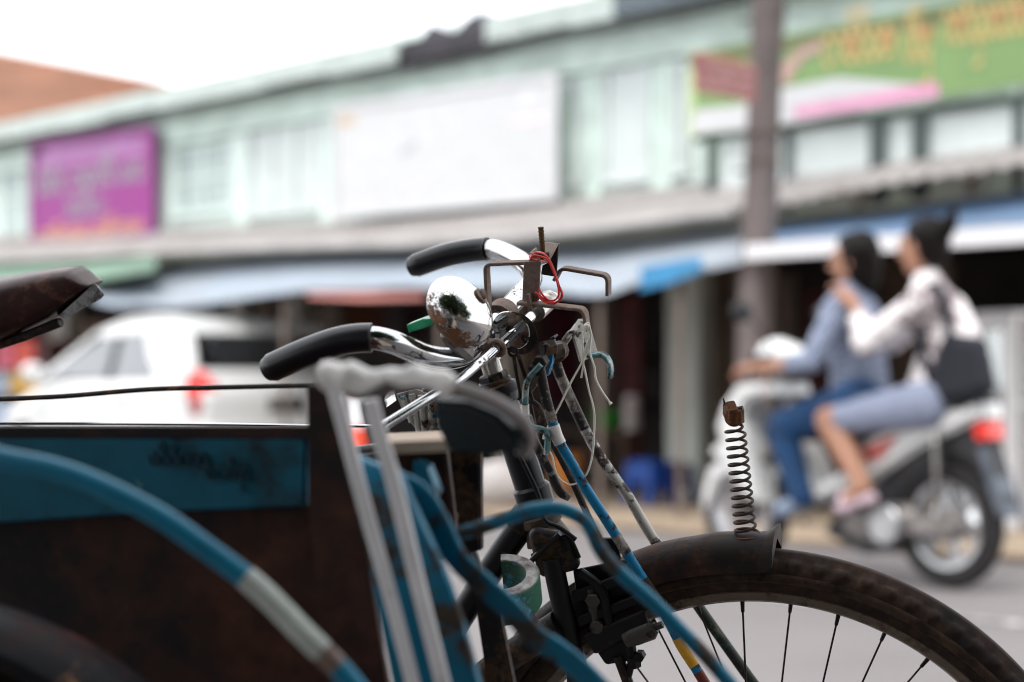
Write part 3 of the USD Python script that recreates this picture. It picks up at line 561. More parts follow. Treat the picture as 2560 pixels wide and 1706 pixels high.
stool(1592, 1652, 1150, 1268, -0.9, blue_pl, 'bright blue plastic stool in front of the dark shop, left of the white pillar')
stool(1652, 1708, 1155, 1268, -0.75, navy_pl, 'darker navy plastic stool beside the bright blue stool at the white pillar')
# table with bowl and jar
a = fp(1450, 1072, 0.5); c = fp(1640, 1072, 0.5); zt = a[2]
tb = thing('shop_table', 'dark low shop table carrying a green bowl and a pale jar', 'table', L(V((a[0] + c[0]) / 2, .5, 0.09)))
part(tb, 'tabletop', fbox(a[0], c[0], .15, .85, zt - .03, zt, .008), wood_dark_m)
for s_ in (a[0] + .05, c[0] - .05):
    for b_ in (.2, .8): part(tb, 'leg', fbox(s_ - .025, s_ + .025, b_ - .025, b_ + .025, .09, zt - .031), wood_dark_m)
bc = L(fp(1522, 1068, 0.45)); bc[2] = zt
rb = .13
prof = [(0.0001, 0.0), (.06, 0), (.11, .06), (.14, .15), (.133, .15), (.1, .065), (.05, .012), (0.0001, .012)]
solo('bowl', ring(bc, V(0, 0, 1), 0.0, prof, 28), green_pl, 'green plastic bowl on the dark shop table', 'bowl')
jc = L(fp(1580, 1068, 0.35)); jc[2] = zt
jr = thing('jar', 'pale plastic jar standing beside the green bowl', 'jar', jc)
part(jr, 'body', ring(jc, V(0, 0, 1), 0.0, [(.0001, 0), (.06, 0), (.065, .02), (.065, .2), (.05, .24), (.0001, .24)], 20), M('milky_plastic', (.55, .48, .47), .4))
part(jr, 'lid', ring(jc + V(0, 0, .241), V(0, 0, 1), 0.0, [(.0001, 0), (.055, 0), (.055, .03), (.0001, .03)], 20), white_m)
def crate(px0, px1, pyt, pyb, b, dep, mat, lab, name='crate', cat='crate', slats=3):
    s0, s1 = fp(px0, pyb, b)[0], fp(px1, pyb, b)[0]; z0, z1 = fp((px0 + px1) / 2, pyb, b)[2], fp((px0 + px1) / 2, pyt, b)[2]
    t = thing(name, lab, cat, L(V((s0 + s1) / 2, b, z0))); part(t, 'bottom', fbox(s0, s1, b, b + dep, z0, z0 + .02), mat); h_ = (z1 - z0 - .02) / slats
    for k in range(slats):
        za, zb = z0 + .021 + k * h_, z0 + .02 + (k + 1) * h_ - .012
        part(t, 'slat', fbox(s0, s1, b, b + .015, za, zb, .003), mat); part(t, 'slat', fbox(s0, s1, b + dep - .015, b + dep, za, zb, .003), mat)
        part(t, 'slat', fbox(s0, s0 + .015, b + .016, b + dep - .016, za, zb, .003), mat); part(t, 'slat', fbox(s1 - .015, s1, b + .016, b + dep - .016, za, zb, .003), mat)
    for ss in (s0, s1 - .03): part(t, 'corner_post', fbox(ss + .002, ss + .028, b + .016, b + .04, z0 + .021, z1 - .013), mat)
# market goods stacked at the left
stand = thing('market_stand', 'brown timber market stand stacked with coloured goods at the far left', 'stand', L(fp(40, 1100, -.5)))
sa, sb = fp(-160, 1000, -.6)[0], fp(128, 1000, -.6)[0]
for zz in (.35, fp(40, 988, -.6)[2] - .01, fp(40, 924, -.6)[2] - .012): part(stand, 'shelf', fbox(sa, sb, -.62, -.15, zz - .025, zz, .004), brown_m)
for ss in (sa, sb - .05):
    for bb in (-.66, -.14): part(stand, 'post', fbox(ss, ss + .05, bb, bb + .035, .05, fp(40, 800, -.6)[2]), brown_m)
crate(40, 84, 848, 921, -.6, .35, red_pl, 'bright orange-red crate on the top shelf of the market stand'); crate(-10, 34, 850, 921, -.6, .35, pink_pl, 'pink-red crate at the left end of the market stand top shelf')
crate(88, 124, 850, 921, -.6, .35, maroon_m, 'dark maroon box at the right end of the market stand top shelf', 'box', 'box')
crate(25, 112, 926, 984, -.6, .35, yel_pl, 'yellow crate on the middle shelf of the market stand'); crate(-30, 20, 922, 984, -.6, .35, lblue_pl, 'pale blue box left of the yellow crate', 'box', 'box')
crate(30, 90, 1000, 1060, -.6, .4, brownbox_m, 'brown box on the low shelf of the market stand', 'box', 'box', 1); crate(-30, 28, 1000, 1080, -.6, .4, lblue_pl, 'pale blue tub on the low shelf of the market stand', 'tub', 'tub', 1)
# cloths hanging in the dark shops
for k, (x0, x1, y0, y1, m_) in enumerate(((1372, 1440, 745, 1010, maroon_m), (1300, 1350, 760, 900, M('brown_cloth', (.12, .05, .03), .9)), (860, 960, 770, 860, M('rust_cloth', (.16, .055, .025), .9)), (1010, 1060, 760, 850, M('plum_cloth', (.07, .03, .04), .9)), (190, 300, 800, 900, M('fawn_cloth', (.20, .13, .10), .9)))):
    a, c = fp(x0, y0, 1.2), fp(x1, y1, 1.2); n_ = 24; S = np.linspace(a[0], c[0], n_)
    pts = [L(V(s_, 1.2 + .04 * math.sin(i_ * 1.1), 0)) for i_, s_ in enumerate(S)]
    solo('hanging_cloth', sweep(np.array(pts) + V(0, 0, (a[2] + c[2]) / 2), rect(.012, a[2] - c[2]), up=V(0, 0, 1)), m_,
         ('maroon cloth hanging in the dark shop left of the white pillar', 'brown cloth hanging in the shop behind the bicycle handlebar', 'rust brown cloth hanging below the pale blue awning', 'plum cloth hanging in the shop beyond the bell', 'fawn cloth hanging in the shop beyond the white car')[k], 'cloth')
# sack and box on the verge seen below the head tube
a = fp(1250, 1240, -1.6); solo('sack', ellipsoid(L(V(a[0], -1.6, .20)), (.26, .2, .17), sub=3), M('pale_sack', (.40, .37, .36), .9), 'pale sack lying on the dirt beyond the bicycle frame', 'sack')
crate(1215, 1290, 1215, 1262, -1.2, .3, brownbox_m, 'brown carton on the dirt beyond the bicycle frame', 'carton', 'carton', 1)
solo('orange_tub', ring(L(V(fp(1415, 1200, -.3)[0], -.3, .09)), V(0, 0, 1), 0, [(.0001, 0), (.1, 0), (.13, .26), (.12, .26), (.09, .01), (.0001, .01)], 20), M('orange_plastic', (.62, .22, .05), .5), 'orange plastic tub on the shop floor beyond the blue strut', 'tub')
# traffic cone
cc = at(886, 1062, 9.2); cc[2] = 0; hz = H - (990 - HORIZON) * 9.2 / F
cone = thing('traffic_cone', 'red and white traffic cone glimpsed between the two white posts of the sidecar', 'traffic cone', cc)
part(cone, 'base', box(cc[0] - .19, cc[0] + .19, cc[1] - .19, cc[1] + .19, .004, .04, .01), red_pl)
for k in range(5):
    z0, z1 = .041 + (hz - .041) * k / 5, .041 + (hz - .041) * (k + 1) / 5 - .001; r0, r1 = .15 - .125 * k / 5, .15 - .125 * (k + 1) / 5
    part(cone, 'band', sweep([cc * V(1, 1, 0) + V(0, 0, z0), cc * V(1, 1, 0) + V(0, 0, z1)], circle(1, 20), scale=[r0, r1]), red_pl if k % 2 else white_m)
# white glazed cabinet behind the motorcycle
bq = -.95; a, c = fp(2436, 1300, bq), fp(2536, 790, bq)
cab = thing('white_cabinet', 'white framed glazed cabinet on the dirt behind the rear of the motorcycle', 'cabinet', L(V(a[0], bq, .06)))
s0, s1, z1 = a[0], c[0], c[2]
for nm, q in (('post', (s0, s0 + .06, bq, bq + .06, .06, z1)), ('post', (s1 - .07, s1, bq, bq + .06, .06, z1)), ('post', (s0, s0 + .06, bq + .5, bq + .56, .06, z1)), ('post', (s1 - .07, s1, bq + .5, bq + .56, .06, z1)), ('top_rail', (s0 + .061, s1 - .071, bq, bq + .06, z1 - .08, z1)), ('top_panel', (s0, s1, bq, bq + .56, z1 + .001, z1 + .03)), ('lower_panel', (s0 + .061, s1 - .071, bq + .01, bq + .05, .08, .75)), ('back_panel', (s0 + .061, s1 - .071, bq + .51, bq + .55, .08, z1)), ('shelf', (s0 + .061, s1 - .071, bq + .061, bq + .5, .75, .77))):
    part(cab, nm, fbox(*q, .005), white_m if nm != 'lower_panel' and nm != 'back_panel' else zinc_m)
part(cab, 'pane', fbox(s0 + .061, s1 - .071, bq + .02, bq + .026, .76, z1 - .081), glass_mat('cabinet_glass'))

# ------------------------------------------------------------------ white hatchback
carpaint = M('white_car_paint', (0.60, 0.60, 0.59), 0.28, var=0.02, coat=0.6); car_glass = glass_mat('car_glass', (.30, .31, .33), .10); black_pl = M('black_plastic', (0.02, 0.02, 0.022), 0.5)
tyre_m = M('black_tyre', (0.022, 0.02, 0.02), 0.85, var=0.3, scale=20); alloy_m = M('alloy', (0.45, 0.45, 0.46), 0.35, metal=1.0)
tail_m = M('red_lamp_lens', (0.72, 0.025, 0.012), 0.15, coat=0.8); dark_tail = M('dark_red_lens', (0.22, 0.01, 0.01), 0.2, coat=.5)
CO = at(492, 1300, 14.0); CO[2] = 0.0; CF = -FR; CS = FB                       # rear left corner on the ground, forward, rightwards
CAR_L, CAR_W = 3.42, 1.62
def C_(p): p = np.asarray(p, float); return CO + p[..., :1] * CF + p[..., 1:2] * CS + p[..., 2:] * V(0, 0, 1)
car = thing('parked_car', 'white hatchback car parked along the shops, seen from behind with red tail lamps', 'car', CO)
def section_loft(secs):
    """secs: list of (x, [(y, z)...]) rings of equal length, capped"""
    k = len(secs[0][1]); v = np.vstack([[(x, y, z) for y, z in r] for x, r in secs]); n = len(secs); f = []
    for i in range(n - 1):
        for j in range(k): j2 = (j + 1) % k; a, b, c, d = i * k + j, i * k + j2, (i + 1) * k + j2, (i + 1) * k + j; f += [(a, b, c), (a, c, d)]
    f += [(0, j + 1, j) for j in range(1, k - 1)] + [((n - 1) * k, (n - 1) * k + j, (n - 1) * k + j + 1) for j in range(1, k - 1)]
    tm = trimesh.Trimesh(v, np.array(f), process=False)
    if tm.volume < 0: tm.invert()
    return tm
def rr(y0, y1, z0, z1, r, k=4):
    out = []
    for cx, cz_, a0 in ((y1 - r, z1 - r, 0), (y0 + r, z1 - r, 90), (y0 + r, z0 + r, 180), (y1 - r, z0 + r, 270)):
        out += [(cx + r * math.cos(math.radians(a0 + 90 * t / k)), cz_ + r * math.sin(math.radians(a0 + 90 * t / k))) for t in range(k + 1)]
    return out
ROOF = 0.88 + (960 - 795) * 14.9 / F; BELT = 0.88 + (960 - 945) * 14.3 / F
body = section_loft([(x, rr(i_, CAR_W - i_, z0, z1, r)) for x, i_, z0, z1, r in ((0.0, .14, .42, .78, .10), (.04, .07, .33, BELT - .05, .12), (.14, .03, .26, BELT, .12), (.5, .0, .22, BELT + .01, .10), (2.1, .0, .22, BELT - .01, .10), (2.4, .0, .22, BELT - .04, .10), (2.9, .03, .24, BELT - .15, .12), (3.22, .10, .28, BELT - .26, .13), (3.38, .22, .34, BELT - .38, .12), (CAR_L, .32, .42, .58, .07))])
part(car, 'body', xf(body, C_), carpaint)
# greenhouse as pillars + roof + panes
def side_pt(x, t, z): return V(x, t, z)
prof_g = [(.10, BELT), (.34, ROOF - .10), (.60, ROOF - .01), (.95, ROOF + .02), (1.4, ROOF - .012), (1.78, ROOF - .10), (2.62, BELT - .05)]
def gh(x): return float(np.interp(x, [q[0] for q in prof_g], [q[1] for q in prof_g]))
def inset(z): return .035 + .17 * max(0, (z - BELT) / (ROOF - BELT)) ** 1.3
roof = section_loft([(x, rr(inset(gh(x)) + .01, CAR_W - inset(gh(x)) - .01, gh(x) - .05, gh(x) + .015, .03)) for x in (.36, .5, .8, 1.1, 1.4, 1.6, 1.80)])
part(car, 'roof', xf(roof, C_), carpaint)
part(car, 'cabin_floor', xf(box(.3, 2.4, .12, CAR_W - .12, BELT - .25, BELT - .20), C_), black_pl)
for yy, sg in ((0, 1), (CAR_W, -1)):
    w = lambda x, z: V(x, yy + sg * inset(z), z)
    def strip(pts, wd, nm='pillar'): part(car, nm, xf(sweep(np.array(pts), rect(.05, wd), up=V(1, 0, .2)), C_), carpaint)
    def wall(poly, m_, nm, th=.02):
        o = [w(x, z) for x, z in poly]; part(car, nm, xf(hull(np.vstack([[q, q + V(0, sg * th, 0)] for q in o])), C_), m_)
    # C pillar panel behind the rear side window, window graphic, A pillar, roof rail
    wall([(.10, BELT - .01), (.36, ROOF - .12), (.52, ROOF - .05), (.90, ROOF - .03), (.95, ROOF - .16), (.80, BELT + .16), (.62, BELT - .01)], carpaint, 'rear_pillar', .05)
    wall([(1.62, ROOF - .065), (1.76, ROOF - .10), (2.66, BELT - .05), (2.50, BELT - .05)], carpaint, 'windscreen_pillar', .05)
    wall([(.9, ROOF - .03), (1.68, ROOF - .07), (1.64, ROOF - .15), (.9, ROOF - .12)], carpaint, 'roof_rail', .05)
    part(car, 'door_pillar', xf(hull(np.vstack([[w(x, z), w(x, z) + V(0, sg * .03, 0)] for x, z in ((1.33, ROOF - .13), (1.41, ROOF - .14), (1.41, BELT), (1.33, BELT))])), C_), black_pl)
    for poly in ([(.66, BELT), (.83, BELT + .16), (.95, ROOF - .13), (1.32, ROOF - .13), (1.32, BELT)], [(1.42, BELT), (1.42, ROOF - .14), (1.64, ROOF - .155), (2.46, BELT)]):
        o = [w(x, z) + V(0, sg * .012, 0) for x, z in poly]; part(car, 'side_window', xf(hull(np.vstack([[q, q + V(0, sg * .006, 0)] for q in o])), C_), car_glass)
    mc = V(2.30, yy - sg * .13, BELT + .05); part(car, 'wing_mirror', xf(ellipsoid(mc, (.07, .11, .08), sub=2), C_), carpaint)
    for xx in (.70, 2.74):
        wc = C_(V(xx, yy + sg * .095, .29)); wh = part(car, 'wheel', ring(wc, CS, .23, [(-.035, -.08), (.045, -.08), (.06, -.05), (.06, .05), (.045, .08), (-.035, .08)], 32), tyre_m)
        part(wh, 'hub_cap', disc(wc - CS * sg * .06, CS, .19, .03, 24), alloy_m)
    part(car, 'door_handle', xf(box(1.00, 1.16, yy - .018 if sg > 0 else yy, yy if sg > 0 else yy + .018, BELT - .16, BELT - .13, .004), C_), carpaint)
    part(car, 'tail_lamp', xf(hull([V(x, yy + sg * y_, z) for x, y_, z in ((.015, .20, BELT - .16), (.05, .06, BELT - .18), (.20, .015, BELT - .12), (.02, .18, BELT - .02), (.06, .05, BELT + .02), (.17, .03, BELT + .045), (.09, .09, BELT + .06))]), C_), tail_m)
    part(car, 'tail_lamp_lower', xf(hull([V(x, yy + sg * y_, z) for x, y_, z in ((.01, .20, BELT - .165), (.04, .06, BELT - .185), (.17, .012, BELT - .13), (.015, .20, BELT - .30), (.04, .08, BELT - .30), (.11, .02, BELT - .28))]), C_), dark_tail)
# rear window, windscreen
rw = lambda y, z: V(.10 + (.34 - .10) * (z - BELT) / (ROOF - .10 - BELT), y, z)
o = [rw(.24, BELT + .07), rw(CAR_W - .24, BELT + .07), rw(CAR_W - .30, ROOF - .14), rw(.30, ROOF - .14)]
part(car, 'rear_window', xf(hull(np.vstack([[q, q + V(.008, 0, 0)] for q in o])), C_), glass_mat('rear_window_glass', (.30, .30, .33), .26))
for a_, b_ in (((.10, BELT - .01), (CAR_W - .10, BELT + .065)), ((.18, ROOF - .135), (CAR_W - .18, ROOF - .06))):
    part(car, 'tailgate_frame', xf(hull(np.vstack([[rw(y, z) + V(-.004, 0, 0), rw(y, z) + V(.05, 0, 0)] for y in (a_[0], b_[0]) for z in (a_[1], b_[1])])), C_), carpaint)
o = [V(1.78, .18, ROOF - .10), V(1.78, CAR_W - .18, ROOF - .10), V(2.62, CAR_W - .10, BELT - .045), V(2.62, .10, BELT - .045)]
part(car, 'windscreen', xf(hull(np.vstack([[q, q + V(-.008, 0, .002)] for q in o])), C_), car_glass)
pl = part(car, 'licence_plate', xf(box(-.012, .02, CAR_W / 2 - .14, CAR_W / 2 + .20, .66, .78, .004), C_), M('dark_plate', (.02, .02, .022), .5))
for k in range(6): x = CAR_W / 2 - .16 + k * .055; part(pl, 'plate_character', xf(box(-.016, -.0125, x, x + .035, .72, .78), C_), M('pale_plate_print', (.14, .14, .14)) if k == 0 else stage.GetPrimAtPath('/World/Looks/pale_plate_print').GetPath())
part(car, 'rear_bumper', xf(section_loft([(x, rr(i_, CAR_W - i_, .30, .56, .08)) for x, i_ in ((-.05, .18), (-.03, .08), (.05, .01), (.35, -.004))]), C_), carpaint)
for y_ in (.45, 1.15):
    st = part(car, 'seat', xf(box(1.35, 1.5, y_ - .22, y_ + .22, BELT - .2, ROOF - .32, .05), C_), black_pl); part(st, 'head_rest', xf(box(1.37, 1.46, y_ - .12, y_ + .12, ROOF - .30, ROOF - .14, .03), C_), black_pl)

# ------------------------------------------------------------------ motorcycle and its two riders
MD = 7.94
MO = at(2376, 1473, MD); MO[2] = 0.0
MF = norm(V(-.62, .785, 0)); ML = V(-MF[1], MF[0], 0)          # forward; towards the camera side (rider's left)
def mp(px, py, off=0.0): return hit(px, py, MO + off * ML, ML)  # pixel on the machine's length plane, offset towards the viewer
bike_white = M('white_scooter_paint', (0.66, 0.66, 0.65), 0.3, var=0.05, coat=0.5); red_stripe = M('red_stripe', (0.55, 0.07, 0.05), 0.4); grey_eng = M('grey_engine_metal', (0.22, 0.20, 0.19), 0.5, metal=0.5, var=.3, scale=12)
chrome_plain = M('bright_chrome', (0.72, 0.72, 0.72), 0.12, metal=1.0, var=0.05); seat_m = M('black_seat_vinyl', (0.014, 0.014, 0.016), 0.5)
moto = thing('motorcycle', 'white step-through motorcycle with red side stripes carrying two riders', 'motorcycle', MO)
RW, FW = mp(2376, 1312), None
RR = RW[2]; FW = RW + MF * 1.22; FW[2] = RR
def spk_wheel(c, nm):
    w = part(moto, nm, ring(c, ML, RR - .045, [(.045 * math.cos(a), .042 * math.sin(a)) for a in np.linspace(0, 2 * math.pi, 12, endpoint=False)], 48), tyre_m)
    part(w, 'rim', ring(c, ML, RR - .095, [(-.012, -.03), (.010, -.033), (.010, .033), (-.012, .03)], 40), alloy_m)
    part(w, 'hub', disc(c, ML, .07, .10, 20), grey_eng)
    e1, e2 = MF, V(0, 0, 1)
    for k in range(6):
        a = k * math.pi / 3 + .3; d_ = math.cos(a) * e1 + math.sin(a) * e2; t_ = -math.sin(a) * e1 + math.cos(a) * e2
        part(w, 'spoke', bar([c + d_ * .06, c + d_ * (RR - .09)], .045, .02, ML), alloy_m)
    return w
spk_wheel(RW, 'rear_wheel'); spk_wheel(FW, 'front_wheel')
mw = lambda f, s, z: MO + MF * f + ML * s + V(0, 0, z)
def slab(pts_px, w, mat, nm, off=0.0, parent=None, bev=0.02, label=None):
    """side outline in photograph pixels, w thick, edges softened"""
    P = [mp(x, y, off) for x, y in pts_px]; poly = Polygon([((p - MO) @ MF, p[2]) for p in P]).buffer(0); o = MO + off * ML
    ms = [prism(poly.buffer(-bev * k), o, MF, V(0, 0, 1), w - bev * 2 * (1 - k)) for k in (0.0, 1.0)] if bev else [prism(poly, o, MF, V(0, 0, 1), w)]
    return part(parent or moto, nm, ms, mat, label)
slab([(2100, 1098), (2150, 1100), (2260, 1062), (2340, 1030), (2440, 990), (2452, 1000), (2440, 1030), (2330, 1060), (2200, 1108), (2120, 1122)], .22, seat_m, 'seat')
sp = slab([(2130, 1120), (2250, 1070), (2400, 1010), (2475, 1015), (2478, 1045), (2420, 1075), (2330, 1120), (2190, 1215), (2160, 1200)], .20, bike_white, 'side_fairing')
slab([(2150, 1128), (2240, 1090), (2235, 1105), (2165, 1142)], .012, red_stripe, 'red_stripe', .106, sp, 0); slab([(2165, 1150), (2225, 1120), (2215, 1134), (2175, 1155)], .012, red_stripe, 'red_stripe', .107, sp, 0)
slab([(2448, 1060), (2485, 1052), (2492, 1096), (2462, 1112)], .13, tail_m, 'tail_lamp', bev=.012)
slab([(2440, 1005), (2478, 1008), (2490, 1045), (2455, 1050)], .14, bike_white, 'tail_cowl')
slab([(1985, 1118), (2010, 1105), (2050, 1195), (2075, 1218), (2145, 1180), (2172, 1210), (2075, 1258), (2035, 1245)], .26, bike_white, 'step_through_tray')
slab([(1850, 1065), (1868, 1010), (1900, 965), (1965, 958), (1972, 985), (1925, 1000), (1908, 1040), (1925, 1100), (1950, 1210), (1958, 1255), (1925, 1240), (1880, 1170)], .34, bike_white, 'leg_shield')
slab([(1842, 1170), (1798, 1130), (1790, 1170), (1800, 1120), (1850, 1090), (1905, 1120), (1930, 1200), (1915, 1230), (1880, 1165)], .14, bike_white, 'front_mudguard')
slab([(1775, 1290), (1778, 1230), (1795, 1170), (1830, 1145), (1870, 1165), (1850, 1180), (1815, 1195), (1800, 1240)], .13, bike_white, 'front_mudguard_tip', bev=.01)
hc = mp(1960, 890, 0.0); part(moto, 'headlamp_cowl', as_tm(m3.Manifold.hull_points([tuple(x) for x in np.vstack([ellipsoid(hc + MF * .04, (.10, .12, .085), sub=2).vertices, ellipsoid(hc - MF * .07, (.07, .17, .05), sub=2).vertices])])), bike_white)
for sg in (1, -1):
    g0, g1 = hc - MF * .06 + ML * sg * .12, hc - MF * .12 + ML * sg * .34 + V(0, 0, -.03); hb = part(moto, 'handlebar', tube([hc - MF * .05, g0, g1], .013, 8), chrome_plain)
    part(hb, 'grip', tube([g0 + (g1 - g0) * .35, g1], .019, 10), seat_m)
    mc = g0 + V(0, 0, .20) + ML * sg * .16 + MF * .06; mr = part(moto, 'mirror', ellipsoid(mc, (.07, .02, .05), R=[ML, MF, V(0, 0, 1)], sub=2), black_pl); part(mr, 'mirror_stalk', tube(spline([g0 + ML * sg * .02, g0 + V(0, 0, .10) + ML * sg * .08, mc]), .006, 6), black_pl)
part(moto, 'fork', [cyl(FW + ML * .075, mp(1925, 1120, .075), .022, 10), cyl(FW - ML * .075, mp(1925, 1120, -.075), .022, 10), tube([mp(1925, 1120, .075), mp(1925, 1120, -.075)], .022, 10), cyl(mp(1925, 1120), hc, .028, 10)], grey_eng)
part(moto, 'frame', [tube(spline([mp(1925, 1080), mp(2000, 1230), mp(2080, 1250), mp(2200, 1190)]), .035, 10), tube([mp(2200, 1190), RW + V(0, 0, .30) - MF * .05], .03, 8)], black_pl)
eng = part(moto, 'engine', [as_tm(m3.Manifold.hull_points([tuple(x) for x in np.vstack([ellipsoid(mp(x, y, o_), (r, .06, r), R=[MF, ML, V(0, 0, 1)], sub=2).vertices for x, y, r, o_ in ((2205, 1310, .09, .08), (2270, 1300, .07, .08), (2205, 1310, .09, -.08), (2130, 1315, .055, 0))])]))], grey_eng)
part(eng, 'crankcase_cover', disc(mp(2215, 1312, .15), ML, .085, .04, 24), alloy_m)
slab([(2105, 1290), (2300, 1345), (2295, 1372), (2180, 1385), (2080, 1330)], .12, black_pl, 'underbelly', bev=.01)
for sg in (1, -1):
    part(moto, 'swing_arm', bar([mp(2250, 1300, sg * .09), RW + ML * sg * .09], .05, .03, V(0, 0, 1)), black_pl)
    a_, b_ = RW + ML * sg * .10 - MF * .02, mp(2340, 1080, sg * .10); sh = part(moto, 'shock_absorber', cyl(a_, b_, .018, 10), chrome_plain)
    tt = np.linspace(.3, .9, 90); hx = [(a_ + (b_ - a_) * t) + .032 * (math.cos(t * 75) * ML + math.sin(t * 75) * norm(np.cross(b_ - a_, ML))) for t in tt]; part(sh, 'shock_spring', tube(hx, .006, 5), black_pl)
slab([(2225, 1290), (2385, 1290), (2400, 1318), (2380, 1340), (2225, 1335)], .03, grey_eng, 'chain_case', .115, bev=.006)
part(moto, 'rear_mudguard', ring(RW, ML, RR + .05, [(-.006, -.055), (.008, -.05), (.008, .05), (-.006, .055)], 24, math.radians(20), math.radians(150), e1=-MF), black_pl)
slab([(2330, 1118), (2440, 1068), (2482, 1100), (2508, 1190), (2470, 1190), (2430, 1140), (2370, 1140), (2300, 1200), (2255, 1275), (2195, 1262), (2200, 1220)], .11, black_pl, 'inner_fender', bev=.01)
slab([(2462, 1120), (2482, 1112), (2520, 1230), (2534, 1290), (2518, 1296), (2496, 1235)], .12, M('grey_mud_flap', (.10, .115, .14), .5, var=.5, scale=14), 'mud_flap', bev=.005)
part(moto, 'exhaust', tube(spline([mp(2150, 1340, -.06), mp(2250, 1350, -.13), mp(2350, 1330, -.15), mp(2440, 1290, -.15)]), .035, 12, scale=np.interp(np.linspace(0, 1, 25), [0, .4, .5, 1], [.5, .6, 1.1, 1.2])), chrome_plain)
for px, py in ((2150, 1262), (2010, 1292)):
    part(moto, 'foot_peg', cyl(mp(px, py + 12, .05), mp(px, py + 12, .24), .014, 8), black_pl)

skin_m = M('brown_skin', (0.36, 0.18, 0.115), 0.5, var=0.08); hair_m = M('black_hair', (0.006, 0.004, 0.004), 0.6, var=0.3, scale=40, spec=.12)
lip_m = M('lip', (.30, .09, .08), .5); eye_m = M('dark_eye', (.015, .01, .01), .2)
check_m = usdkit.material(stage, '/World/Looks/checked_blue_grey_shirt', {'tc': ('texture_coordinate', {}), 'c': ('checker_texture', {'scale': 55.0, 'color1': (.10, .13, .20), 'color2': (.27, .30, .39)}), 'p': ('principled_bsdf', {'roughness': .85})}, [('tc.object', 'c.vector'), ('c.color', 'p.base_color')], surface='p.BSDF')
lace_m = worn('white_lace_blouse', (0.78, 0.73, 0.73), (0.22, 0.17, 0.18), 0.46, 14.0, 0.85, soft=.03, bump=.4)
denim_m = M('blue_denim', (0.008, 0.042, 0.115), 0.85, var=0.35, scale=9); skirt_m = M('grey_blue_skirt', (0.22, 0.245, 0.33), 0.85, var=0.15, scale=14); pack_m = M('black_backpack_cloth', (0.012, 0.013, 0.020), 0.75, var=.3, scale=10)
sole_m = M('pale_pink_sandal', (0.55, 0.42, 0.47), 0.6); shoe_m = M('grey_blue_shoe', (0.20, 0.25, 0.33), 0.7)
def head(c, face, up, r=.088):
    """head with brow, nose, jaw and ears; face: direction looked at"""
    f = norm(face); s = norm(np.cross(up, f)); u = np.cross(f, s)
    sp_ = lambda o, q: [tuple(x) for x in ellipsoid(c + f * o[0] + s * o[1] + u * o[2], [q] * 3, sub=2).vertices]
    sk = [m3.Manifold.hull_points(sp_((-.015, 0, .025), r) + sp_((.03, 0, .01), r * .82) + sp_((.045, 0, -.085), .032) + sp_((.0, .03, -.06), .045) + sp_((.0, -.03, -.06), .045)),
          m3.Manifold.hull_points(sp_((.098, 0, .012), .010) + sp_((.112, 0, -.024), .013) + sp_((.09, .012, -.03), .010) + sp_((.09, -.012, -.03), .010))]
    for g_ in (1, -1): sk.append(m3.Manifold.hull_points(sp_((-.01, g_ * .085, .02), .014) + sp_((-.015, g_ * .085, -.025), .012)))
    return sk, f, s, u
def face_bits(t, c, f, s, u):
    for g_ in (1, -1):
        part(t, 'eye', ellipsoid(c + f * .088 + s * g_ * .033 + u * .012, (.012, .012, .008), sub=2), eye_m); part(t, 'eyebrow', tube(spline([c + f * .096 + s * g_ * .018 + u * .034, c + f * .094 + s * g_ * .035 + u * .040, c + f * .08 + s * g_ * .052 + u * .034], 4), .005, 6), hair_m)
    part(t, 'mouth', ellipsoid(c + f * .083 - u * .058, (.010, .026, .009), R=[f, s, u], sub=2), lip_m)
def hand_chains(w, d, palm_n, L_=.085):
    """palm and five fingers from wrist w along d, curling towards palm_n"""
    d, n_ = norm(d), norm(palm_n); s = np.cross(d, n_); ch = [[(w, .026), (w + d * .045 + s * .015, .026), (w + d * .075, .022)], [(w + d * .045 - s * .015, .024), (w + d * .075, .022)]]
    for k, (o, l) in enumerate(((-.030, .060), (-.010, .072), (.010, .076), (.030, .066))):
        b = w + d * .08 + s * o; ch.append([(b, .010), (b + d * l * .5 + n_ * .008, .009), (b + d * l * .75 + n_ * .035, .008), (b + d * l * .7 + n_ * .055, .007)])
    b = w + d * .03 + s * .03; ch.append([(b, .012), (b + d * .03 + s * .025 + n_ * .01, .010), (b + d * .055 + s * .025 + n_ * .03, .008)])
    return ch
def finish(parts, edge=.018, it=8):
    m = m3.Manifold.batch_boolean(parts, m3.OpType.Add).refine_to_length(edge); tm = as_tm(m); tm = trimesh.Trimesh(tm.vertices, tm.faces, process=True); trimesh.smoothing.filter_taubin(tm, iterations=it); return tm
def chains_m(chains, grow=0.0):
    out = []
    for ch in chains:
        for (p, r), (q, s) in zip(ch[:-1], ch[1:]):
            out.append(m3.Manifold.hull_points([tuple(x) for x in np.vstack([ellipsoid(p, [r + grow] * 3, sub=2).vertices, ellipsoid(q, [s + grow] * 3, sub=2).vertices])]))
    return out
